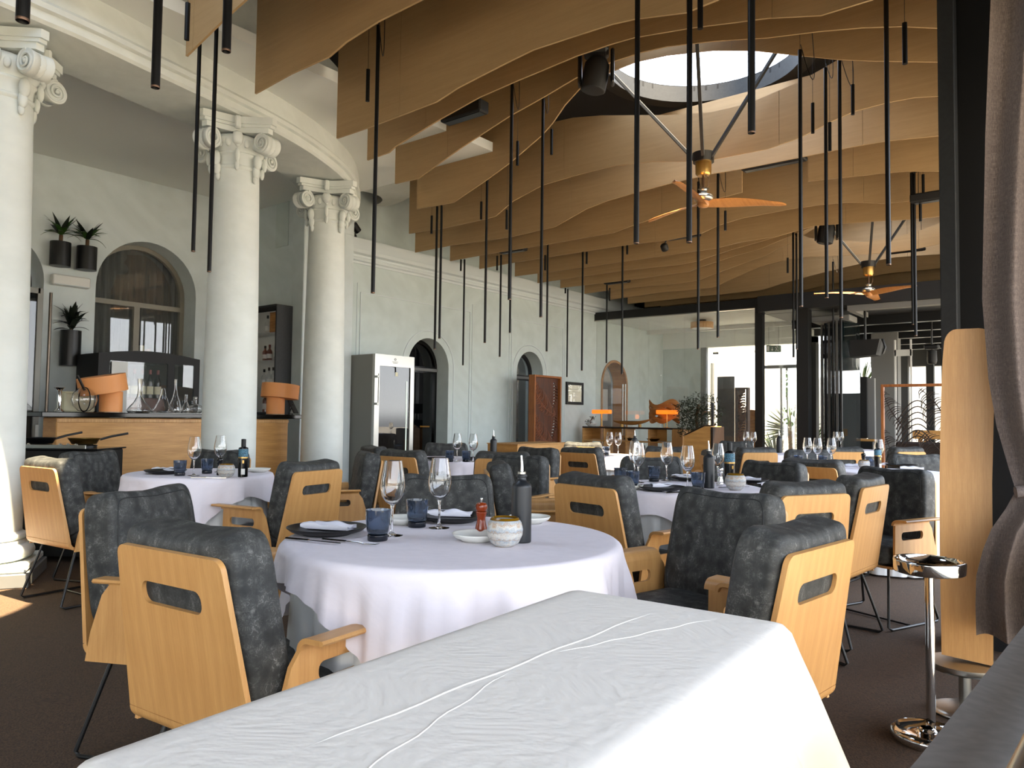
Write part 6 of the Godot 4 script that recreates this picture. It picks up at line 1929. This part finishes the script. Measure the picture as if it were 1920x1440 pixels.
func carved(t: Node3D, hw: float, h: float, m: Material, fm: Material, solid: bool) -> void:   # local x across, y up, facing +z
	var d := 0.13 if solid else 0.07
	for s in [-1.0, 1.0]: part(B(Vector3(s * (hw - 0.018), h / 2, 0), Vector3(0.036, h, d), 0.004), "frame_side", fm, t)
	for y in [0.03, h - 0.018]: part(B(Vector3(0, y, 0), Vector3(hw * 2 - 0.072, 0.036, d), 0.004), "frame_rail", fm, t)
	if solid:
		var holes: Array = []
		for c in 3:
			for k in 9:
				var u := (k + 0.5) / 9.0
				var y := h - 0.1 - c * 0.56 - u * 0.46
				var x := hw * 0.58 + 0.05 * sin(u * 4.0 + c) + 0.015 * k * 0.2
				var sz := 0.075 * sin(PI * (0.15 + 0.75 * u))
				if x + sz > hw - 0.045: x = hw - 0.045 - sz
				if y < 0.1: continue
				holes.append(PackedVector2Array([Vector2(x - sz, y - 0.018), Vector2(x - sz * 0.4, y - 0.006), Vector2(x + sz * 0.2, y - 0.002), Vector2(x + sz, y - 0.016), Vector2(x + sz * 0.9, y - 0.002), Vector2(x + sz * 0.2, y + 0.021), Vector2(x - sz * 0.5, y + 0.010)]))
		var g := G.new()
		g.prism(rrect(-hw + 0.03, 0.04, hw - 0.03, h - 0.03, 0.002, 1), holes, -0.012, 0.012)
		part(g, "panel", m, t)
		g = G.new()
		for c in 3: fern(g, Vector2(-hw * 0.85, h - 0.25 - c * 0.6), Vector2(hw * 0.75, h - 0.68 - c * 0.52), 0.22, 16, 0.22, 1.0, 0.011)
		for c in 3: fern(g, Vector2(-hw * 0.8, h - 0.1 - c * 0.55), Vector2(-hw * 0.35, h - 0.62 - c * 0.55), -0.15, 12, 0.1, -1.0, 0.008)
		for k in g.v.size(): g.v[k].z += 0.012
		part(clipped(g, hw - 0.04, 0.05, h - 0.04), "fronds", M.walnut_light, t)
	else:
		var g := G.new()
		fern(g, Vector2(hw * 0.95, h - 0.55), Vector2(hw * 0.15, h - 0.06), 0.18, 15, 0.24, 1.0, 0.008)
		fern(g, Vector2(hw * 0.98, h - 1.08), Vector2(hw * 0.0, h - 0.62), 0.2, 16, 0.26, 1.0, 0.008)
		fern(g, Vector2(hw * 0.7, h - 1.6), Vector2(hw * 0.3, h - 1.1), 0.12, 14, 0.22, 1.0, 0.008)
		fern(g, Vector2(-hw * 0.2, h - 0.62), Vector2(-hw * 0.95, h - 0.08), -0.15, 16, 0.16, -1.0, 0.007)
		fern(g, Vector2(-hw * 0.3, h - 1.15), Vector2(-hw * 0.95, h - 0.6), -0.12, 16, 0.16, -1.0, 0.007)
		for k in 7:
			var path: Array = []
			for i in 13:
				var u := i / 12.0
				path.append(Vector3(-hw * 0.55 + u * hw * 1.0, h - 1.0 + 0.13 * k * 0.6 + 0.42 * sin(u * PI * 0.6) - 0.2 * u * u, 0))
			g.tube(path, 0.008, 5)
		part(clipped(g, hw - 0.04, 0.05, h - 0.04), "fronds", m, t)

func lamp_box(at: Vector3, label: String) -> void:
	var t := thing("table_lamp", label, "lamp", at, 0, "little orange lamps on the shelf unit")
	part(L([Vector2(0.0001, 0), Vector2(0.05, 0), Vector2(0.05, 0.008), Vector2(0.0001, 0.01)], 20), "base", M.brass, t)
	part(T([Vector3(0, 0.008, 0), Vector3(0, 0.25, 0)], 0.008, 8), "stem", M.brass, t)
	part(B(Vector3(0, 0.285, 0), Vector3(0.39, 0.075, 0.12), 0.01), "shade", M.orange_glow, t)
	var l := OmniLight3D.new()
	l.name = "bulb"
	l.light_color = Color(1.0, 0.55, 0.2)
	l.light_energy = 0.02
	l.light_size = 0.05
	l.omni_range = 12.0
	l.omni_attenuation = 2.0
	l.shadow_enabled = true
	l.position = Vector3(0, 0.20, 0.1)
	t.add_child(l)

func leafy(g: G, c: Vector3, r: Vector3, n: int, len: float, w: float) -> void:   # scattered small leaves
	for k in n:
		var d := Vector3(rng.randfn(), rng.randfn(), rng.randfn()).normalized() * pow(rng.randf(), 0.45)
		var p := c + d * r
		var ax := Vector3(rng.randfn(), rng.randfn() * 0.7, rng.randfn()).normalized()
		var sd := ax.cross(Vector3(rng.randfn(), rng.randfn(), rng.randfn()).normalized()).normalized()
		var e := p + ax * len
		var m := p + ax * len * 0.5
		g.tri(p, m + sd * w, e)
		g.tri(p, e, m - sd * w)

func palm(at: Vector3, h: float, n: int, label: String) -> void:
	var t := thing("palm", label, "plant", at, 0, "palms in the yard")
	part(T([Vector3(0, -0.1, 0), Vector3(0.02, h, 0)], 0.09, 10), "trunk", M.bark, t)
	var g := G.new()
	for k in n:
		var an := k * 2.399
		var el: float = lerpf(1.3, -0.35, float(k) / n)
		var d := Vector3(cos(an) * cos(el), sin(el), sin(an) * cos(el))
		var sd := d.cross(Vector3.UP).normalized()
		var c := Vector3(0.02, h, 0)
		g.tri(c - sd * 0.02, c + d * 0.4 + sd * 0.022, c + d * 0.78 - Vector3(0, 0.08, 0))
		g.tri(c - sd * 0.02, c + d * 0.78 - Vector3(0, 0.08, 0), c + d * 0.4 - sd * 0.022)
	var o := part(g, "fronds", M.palm, t)
	o.set_meta("kind", "stuff")

func lobby_things() -> void:
	# shelf unit before the glass
	var o := P(12.55, 7.01, 0)
	var t := thing("shelf_unit", "open wooden shelf unit before the glass lobby", "shelf unit", o)
	part(B(Vector3(0, 0.965, 0), Vector3(2.1, 0.03, 0.34), 0.003), "top", M.dark_wood, t)
	part(B(Vector3(0, 0.715, 0), Vector3(2.08, 0.022, 0.33), 0.003), "shelf", M.bar_wood, t)
	part(B(Vector3(0, 0.36, 0), Vector3(2.08, 0.022, 0.33), 0.003), "shelf", M.bar_wood, t)
	for k in 5: part(B(Vector3(-1.04 + k * 0.475, 0.475, 0), Vector3(0.03, 0.95, 0.33), 0.003), "divider", M.bar_wood, t)
	part(B(Vector3(0.96, 0.48, 0.0), Vector3(0.20, 0.96, 0.35), 0.004), "end_panel", M.ply, t)
	for k in [0, 1, 3]: part(B(Vector3(-0.93 + k * 0.475, 0.84, -0.14), Vector3(0.2, 0.22, 0.01)), "back_panel", M.bar_wood, t)
	for r in [[-0.5, 0.08, M.rosewood, "small dark bowl on the shelf unit, first from the wall"], [-0.1, 0.1, M.black_gloss, "black bowl with golden food on the shelf unit, middle one"], [0.42, 0.13, M.black_gloss, "wide black bowl on the shelf unit beside the end panel"]]:
		t = thing("bowl", r[3], "bowl", o + Vector3(r[0], 0.727, 0.05), 0, "bowls in the shelf unit")
		part(L([Vector2(0.0001, 0), Vector2(r[1] * 0.5, 0), Vector2(r[1], 0.05), Vector2(r[1] - 0.008, 0.05), Vector2(r[1] * 0.5, 0.01), Vector2(0.0001, 0.01)], 24), "bowl", r[2], t)
		var g := G.new()
		g.superell(Vector3(0, 0.045, 0), Vector3(r[1] * 0.6, r[1] * 0.6, 0.03), 1, 1, 8, 14, Basis(Vector3.RIGHT, Vector3(0, 0, -1), Vector3.UP))
		part(g, "food", M.straw, t)
	lamp_box(P(12.58, 7.745, 0.98), "little orange lamp on the shelf unit next to the wall")
	lamp_box(P(12.58, 6.36, 0.98), "little orange lamp on the shelf unit before the curled wood sculpture")
	t = thing("bonsai", "small bushy plant in a white bowl at the wall end of the shelf unit", "plant", P(12.5, 7.93, 0.98))
	part(L([Vector2(0.0001, 0), Vector2(0.06, 0), Vector2(0.115, 0.055), Vector2(0.108, 0.057), Vector2(0.0001, 0.03)], 24), "bowl", M.white_ceramic, t)
	part(T([Vector3(0, 0.03, 0), Vector3(-0.03, 0.1, 0), Vector3(0.03, 0.16, 0)], 0.008, 6), "stem", M.bark, t)
	var g := G.new()
	rng.seed = 5
	leafy(g, Vector3(-0.05, 0.09, 0), Vector3(0.1, 0.05, 0.07), 90, 0.03, 0.006)
	leafy(g, Vector3(0.03, 0.16, 0), Vector3(0.06, 0.05, 0.05), 60, 0.03, 0.006)
	part(g, "foliage", M.olive, t).set_meta("kind", "stuff")
	# wooden boat model and curled strip sculpture
	t = thing("boat_model", "pale wooden boat model on the shelf unit", "model boat", P(12.5, 7.05, 0.98))
	g = G.new()
	var rows: Array = []
	for k in 9:
		var v := -1.0 + k / 4.0
		var row := PackedVector3Array()
		for i in 25:
			var u := -1.0 + i / 12.0
			var w := 0.07 * sqrt(max(0.0, 1.0 - pow(abs(u), 2.4)))
			row.append(Vector3(u * 0.40, 0.105 + 0.05 * u * u * (1.0 if u > 0 else 0.4) - 0.065 * sqrt(max(0.0, 1.0 - v * v)) * sqrt(max(0.0, 1.0 - u * u)), v * w))
		rows.append(row)
	g.grid(rows)
	part(g, "hull", M.straw, t)
	part(B(Vector3(-0.02, 0.112, 0), Vector3(0.42, 0.012, 0.09), 0.003), "deck", M.dark_wood, t)
	for x in [-0.2, 0.18]: part(B(Vector3(x, 0.03, 0), Vector3(0.02, 0.06, 0.08)), "stand", M.brass, t)
	t = thing("wood_sculpture", "curled sculpture of broad wooden strips behind the little orange lamp", "sculpture", P(12.75, 6.5, 0.99))
	for k in 5:
		g = G.new()
		rows = []
		for i in 31:
			var u := i / 30.0
			var an := u * TAU
			var c := Vector3(0.31 * cos(an), 0.16 + 0.07 * k * 0.5 + 0.055 * sin(an * 3.0 + k * 1.3) + 0.03 * k, 0.09 * sin(an))
			rows.append(PackedVector3Array([c + Vector3(0, -0.045, 0.01 * sin(an * 2.0)), c + Vector3(0, 0.0, 0.012), c + Vector3(0, 0.045, -0.01 * cos(an * 2.0))]))
		g.grid(rows)
		part(g, "strip", M.straw, t)
	part(T([Vector3(0, 0, 0), Vector3(0, 0.2, 0)], 0.01, 8), "post", M.brass, t)
	# potted olive tree, host desk
	t = thing("olive_tree", "small bushy olive tree in a dark pot between shelf unit and host desk", "tree", P(12.3, 5.62, 0))
	part(L([Vector2(0.0001, 0), Vector2(0.17, 0), Vector2(0.23, 0.45), Vector2(0.215, 0.45), Vector2(0.2, 0.4), Vector2(0.0001, 0.4)], 24), "pot", M.black, t)
	part(T([Vector3(0, 0.4, 0), Vector3(0.02, 0.8, 0), Vector3(-0.03, 1.1, 0.02), Vector3(0.0, 1.4, 0)], 0.028, 8), "trunk", M.bark, t)
	g = G.new()
	rng.seed = 9
	leafy(g, Vector3(-0.17, 1.28, 0), Vector3(0.26, 0.26, 0.24), 900, 0.055, 0.008)
	leafy(g, Vector3(0.2, 1.25, 0.05), Vector3(0.26, 0.28, 0.24), 900, 0.055, 0.008)
	leafy(g, Vector3(-0.12, 0.98, 0.05), Vector3(0.26, 0.2, 0.22), 600, 0.055, 0.008)
	leafy(g, Vector3(0.08, 1.5, 0), Vector3(0.3, 0.12, 0.2), 180, 0.055, 0.007)
	part(g, "foliage", M.olive, t).set_meta("kind", "stuff")
	t = thing("host_desk", "wooden host desk with a sloping top before the lobby", "desk", P(11.75, 5.28, 0))
	g = G.new()
	g.prism(PackedVector2Array([Vector2(-0.24, 0), Vector2(0.22, 0), Vector2(0.22, 1.03), Vector2(0.12, 1.03), Vector2(-0.24, 0.86)]), [], -0.22, 0.22, frame_xy(Vector3.ZERO, Vector3.RIGHT, Vector3.UP))
	part(g, "body", M.bar_wood, t)
	part(B(Vector3(0.245, 0.51, 0), Vector3(0.04, 1.02, 0.45), 0.003), "side", M.dark_wood, t)
	part(B(Vector3(-0.06, 0.965, 0), Vector3(0.40, 0.012, 0.46), 0.003, Basis(Vector3.BACK, 0.44)), "top", M.dark_wood, t)
	simple("monitor", "black screen seen from behind on the host desk", "monitor", P(11.8, 5.14, 1.03), 20, "", [["screen", B(Vector3(0, 0.27, 0), Vector3(0.04, 0.22, 0.26), 0.006), M.black], ["stand", T([Vector3(0, 0, 0), Vector3(0, 0.2, 0)], 0.02, 8), M.black]])
	# tall dark wood leaf beside the glass, fern carved panel, round lamp, exit sign, wicker chair
	simple("wood_board", "tall dark brown wooden panel behind the lobby glass", "panel", P(13.75, 5.72, 0), 0, "", [["board", B(Vector3(0, 0.98, 0), Vector3(0.32, 1.96, 0.04), 0.004), M.dark_wood], ["edge", B(Vector3(-0.165, 0.98, 0), Vector3(0.012, 1.96, 0.045)), M.bronze]])
	t = thing("carved_screen", "narrow dark panel pierced with a row of fern leaves, inside the lobby", "screen", P(14.5, 5.70, 0))
	carved(t, 0.13, 1.78, M.walnut, M.walnut, true)
	t.rotation_degrees.y = 0
	t = thing("ceiling_lamp", "round wooden drum lamp on the lobby ceiling", "ceiling lamp", P(14.3, 6.46, 2.98))
	part(L([Vector2(0.0001, 0.0), Vector2(0.2, 0.0), Vector2(0.2, 0.0), Vector2(0.225, 0.0), Vector2(0.225, 0.12), Vector2(0.0001, 0.12)], 36), "drum", M.ply_edge, t)
	part(L([Vector2(0.0001, 0.12), Vector2(0.08, 0.12), Vector2(0.08, 0.17), Vector2(0.0001, 0.17)], 20), "rose", M.black, t)
	part(L([Vector2(0.0001, -0.002), Vector2(0.2, -0.002)], 30), "diffuser", M.white, t)
	t = thing("exit_sign", "green emergency exit sign hanging in the glass lobby", "sign", P(15.92, 5.58, 2.585))
	t.rotation_degrees.y = 38.4 - 12.0
	part(B(Vector3(0, 0.07, 0), Vector3(0.30, 0.145, 0.02), 0.003), "panel", M.exit_green, t)
	part(B(Vector3(-0.115, 0.07, 0.011), Vector3(0.05, 0.1, 0.003)), "door_pictogram", M.white, t)
	g = G.new()
	g.tube([Vector3(-0.03, 0.10, 0.012), Vector3(-0.03, 0.05, 0.012)], 0.006, 6)
	g.prism(PackedVector2Array([Vector2(-0.055, 0.052), Vector2(-0.03, 0.02), Vector2(-0.005, 0.052)]), [], 0.0105, 0.013)
	part(g, "arrow", M.white, t)
	g = T([Vector3(0.03, 0.1, 0.012), Vector3(0.055, 0.075, 0.012), Vector3(0.05, 0.045, 0.012), Vector3(0.035, 0.02, 0.012)], 0.006, 6)
	g.tube([Vector3(0.055, 0.075, 0.012), Vector3(0.085, 0.09, 0.012)], 0.005, 6)
	g.tube([Vector3(0.05, 0.045, 0.012), Vector3(0.08, 0.04, 0.012), Vector3(0.09, 0.02, 0.012)], 0.006, 6)
	g.superell(Vector3(0.07, 0.113, 0.012), Vector3(0.011, 0.011, 0.004), 1, 1, 6, 12)
	part(g, "running_figure", M.white, t)
	part(T([Vector3(-0.1, 0.14, 0), Vector3(-0.1, 0.56, 0)], 0.004, 5), "wire", M.grey, t)
	part(T([Vector3(0.1, 0.14, 0), Vector3(0.1, 0.56, 0)], 0.004, 5), "wire", M.grey, t)
	t = thing("wicker_chair", "pale wicker chair with a round back in the lobby", "chair", P(15.5, 5.9, 0))
	g = G.new()
	g.prism(arch(0, 0.42, 0.24, 1.36, 14), [], -0.02, 0.02)
	part(g, "back", M.straw, t)
	part(B(Vector3(0, 0.42, 0.22), Vector3(0.48, 0.06, 0.46), 0.02), "seat", M.straw, t)
	for q in [[-0.2, 0.03], [0.2, 0.03], [-0.2, 0.4], [0.2, 0.4]]: part(T([Vector3(q[0], 0.4, q[1]), Vector3(q[0], 0, q[1])], 0.018, 8), "leg", M.straw, t)
	# wooden lining of the arch in the lobby
	g = G.new()
	g.prism(arch(13.98, -0.0, 0.54, 2.38), [arch(13.98, -0.1, 0.49, 2.33)], -0.33, 0.02, along_a(8.3))
	var d := struct(g, "door_5", M.straw)
	part(B(P(14.02, 8.62, 1.43), Vector3(0.02, 0.68, 0.42)), "notice", M.white, d)
	g = G.new()
	g.prism(arch(13.98, 0.0, 0.49, 2.33), [], -0.30, -0.295, along_a(8.3))
	part(g, "pane", M.pane, d)
	# palms and bushes outside
	palm(P(17.6, 5.78, 0), 0.9, 60, "spiky palm just outside the lobby door, the taller one")
	palm(P(17.0, 5.95, 0), 0.3, 60, "low spiky palm just outside the lobby door")
	palm(P(18.2, 5.55, 0), 0.45, 60, "low spiky palm behind the other two outside the lobby")
	palm(P(18.4, 4.45, 0), 1.9, 40, "small palm rising above the black screen on the terrace")
	rng.seed = 21
	for r in [[27.5, 4.9, 2.0, 1.5, "green bush behind the terrace posts, under the dark roof"], [25.5, 1.4, 2.2, 1.6, "green bush at the far window side of the terrace"], [27.5, 7.6, 1.6, 1.2, "pale green bush beyond the white yard wall"]]:
		t = thing("bush", r[4], "bush", P(r[0], r[1], 0), 0, "bushes beyond the terrace")
		g = G.new()
		leafy(g, Vector3(0, r[2], 0), Vector3(r[3], 1.3, 0.9), 1500, 0.16, 0.05)
		part(g, "foliage", M.bush, t).set_meta("kind", "stuff")
		part(T([Vector3(0, -0.1, 0), Vector3(0.1, r[2], 0)], 0.07, 8), "trunk", M.bark, t)
	# terrace gear
	o = P(15.0, 3.80, 0)
	t = thing("screen_stand", "tall black screen on a wooden topped cabinet on the terrace", "screen", o)
	part(B(Vector3(-0.0, 1.4, 0), Vector3(0.56, 1.13, 0.08), 0.01), "screen", M.black, t)
	part(B(Vector3(0.34, 1.38, -0.02), Vector3(0.12, 1.12, 0.1), 0.006), "side_panel", M.grey, t)
	part(B(Vector3(0.02, 0.80, 0), Vector3(0.80, 0.04, 0.34), 0.006), "top", M.bar_wood, t)
	part(B(Vector3(0.02, 0.39, 0), Vector3(0.74, 0.78, 0.3), 0.006), "cabinet", M.black, t)
	part(B(Vector3(0.0, 1.9, 0.045), Vector3(0.06, 0.03, 0.01)), "sensor", M.grey, t)
	t = thing("loudspeaker", "large black loudspeaker hanging under the terrace ceiling", "speaker", P(13.7, 3.25, 2.22))
	g = G.new()
	g.prism(PackedVector2Array([Vector2(-0.2, 0.0), Vector2(0.2, 0.03), Vector2(0.26, 0.29), Vector2(-0.26, 0.29)]), [], -0.16, 0.16)
	part(g, "cabinet", M.black, t)
	part(T([Vector3(0.27, 0.05, 0), Vector3(0.31, 0.16, 0), Vector3(0.27, 0.3, 0)], 0.02, 8), "bracket", M.black_metal, t)
	part(T([Vector3(0, 0.28, 0), Vector3(0, 0.82, 0)], 0.02, 8), "stem", M.black_metal, t)
	t = thing("loudspeaker", "small black loudspeaker beside the dark glass stack", "speaker", P(14.2, 3.98, 2.28))
	part(B(Vector3(0, 0.15, 0), Vector3(0.22, 0.32, 0.2), 0.02), "cabinet", M.black, t)
	part(T([Vector3(0, 0.3, 0), Vector3(0, 0.76, 0)], 0.015, 8), "stem", M.black_metal, t)
	part(B(Vector3(0.02, 0.2, 0.102), Vector3(0.08, 0.02, 0.004)), "badge", M.steel, t)
	for r in [[15.5, 2.55, 2.2, "stage light hanging by the terrace posts"], [15.2, 1.95, 2.05, "stage light closest to the dark window post on the terrace"]]:
		t = thing("stage_light", r[3], "stage light", P(r[0], r[1], r[2]), 0, "stage lights on the terrace")
		part(L([Vector2(0.0001, 0), Vector2(0.07, 0.0), Vector2(0.085, 0.06), Vector2(0.08, 0.24), Vector2(0.0001, 0.27)], 18), "head", M.black, t)
		part(B(Vector3(0, 0.31, 0), Vector3(0.24, 0.08, 0.2), 0.02), "base", M.black, t)
		part(T([Vector3(0, 0.34, 0), Vector3(0, 3.03 - r[2], 0)], 0.015, 8), "stem", M.black_metal, t)
	t = thing("carved_screen", "open fretwork screen of fern fronds in an oak frame on the terrace", "screen", P(11.2, 2.06, 0))
	carved(t, 0.40, 1.645, M.dark_wood, M.oak_frame, false)
	t = thing("carved_screen", "second leaf of the fretwork screen, half hidden by the dark window post", "screen", P(11.35, 1.40, 0))
	carved(t, 0.24, 1.655, M.dark_wood, M.oak_frame, false)
	t = thing("terrace_bench", "brown upholstered bench seen through the fretwork screen", "bench", P(13.0, 1.9, 0))
	part(B(Vector3(0, 0.22, 0), Vector3(1.6, 0.44, 0.6), 0.03), "seat", M.dark_wood, t)
	part(B(Vector3(0, 0.62, -0.25), Vector3(1.6, 0.42, 0.12), 0.03), "back", M.dark_wood, t)
	t = thing("terrace_table", "wooden table beyond the fretwork screen", "table", P(14.6, 2.0, 0))
	part(B(Vector3(0, 0.93, 0), Vector3(1.3, 0.14, 0.7), 0.006), "top", M.bar_wood, t)
	for q in [[-0.55, -0.25], [0.55, -0.25], [-0.55, 0.25], [0.55, 0.25]]: part(B(Vector3(q[0], 0.43, q[1]), Vector3(0.06, 0.86, 0.06)), "leg", M.bar_wood, t)
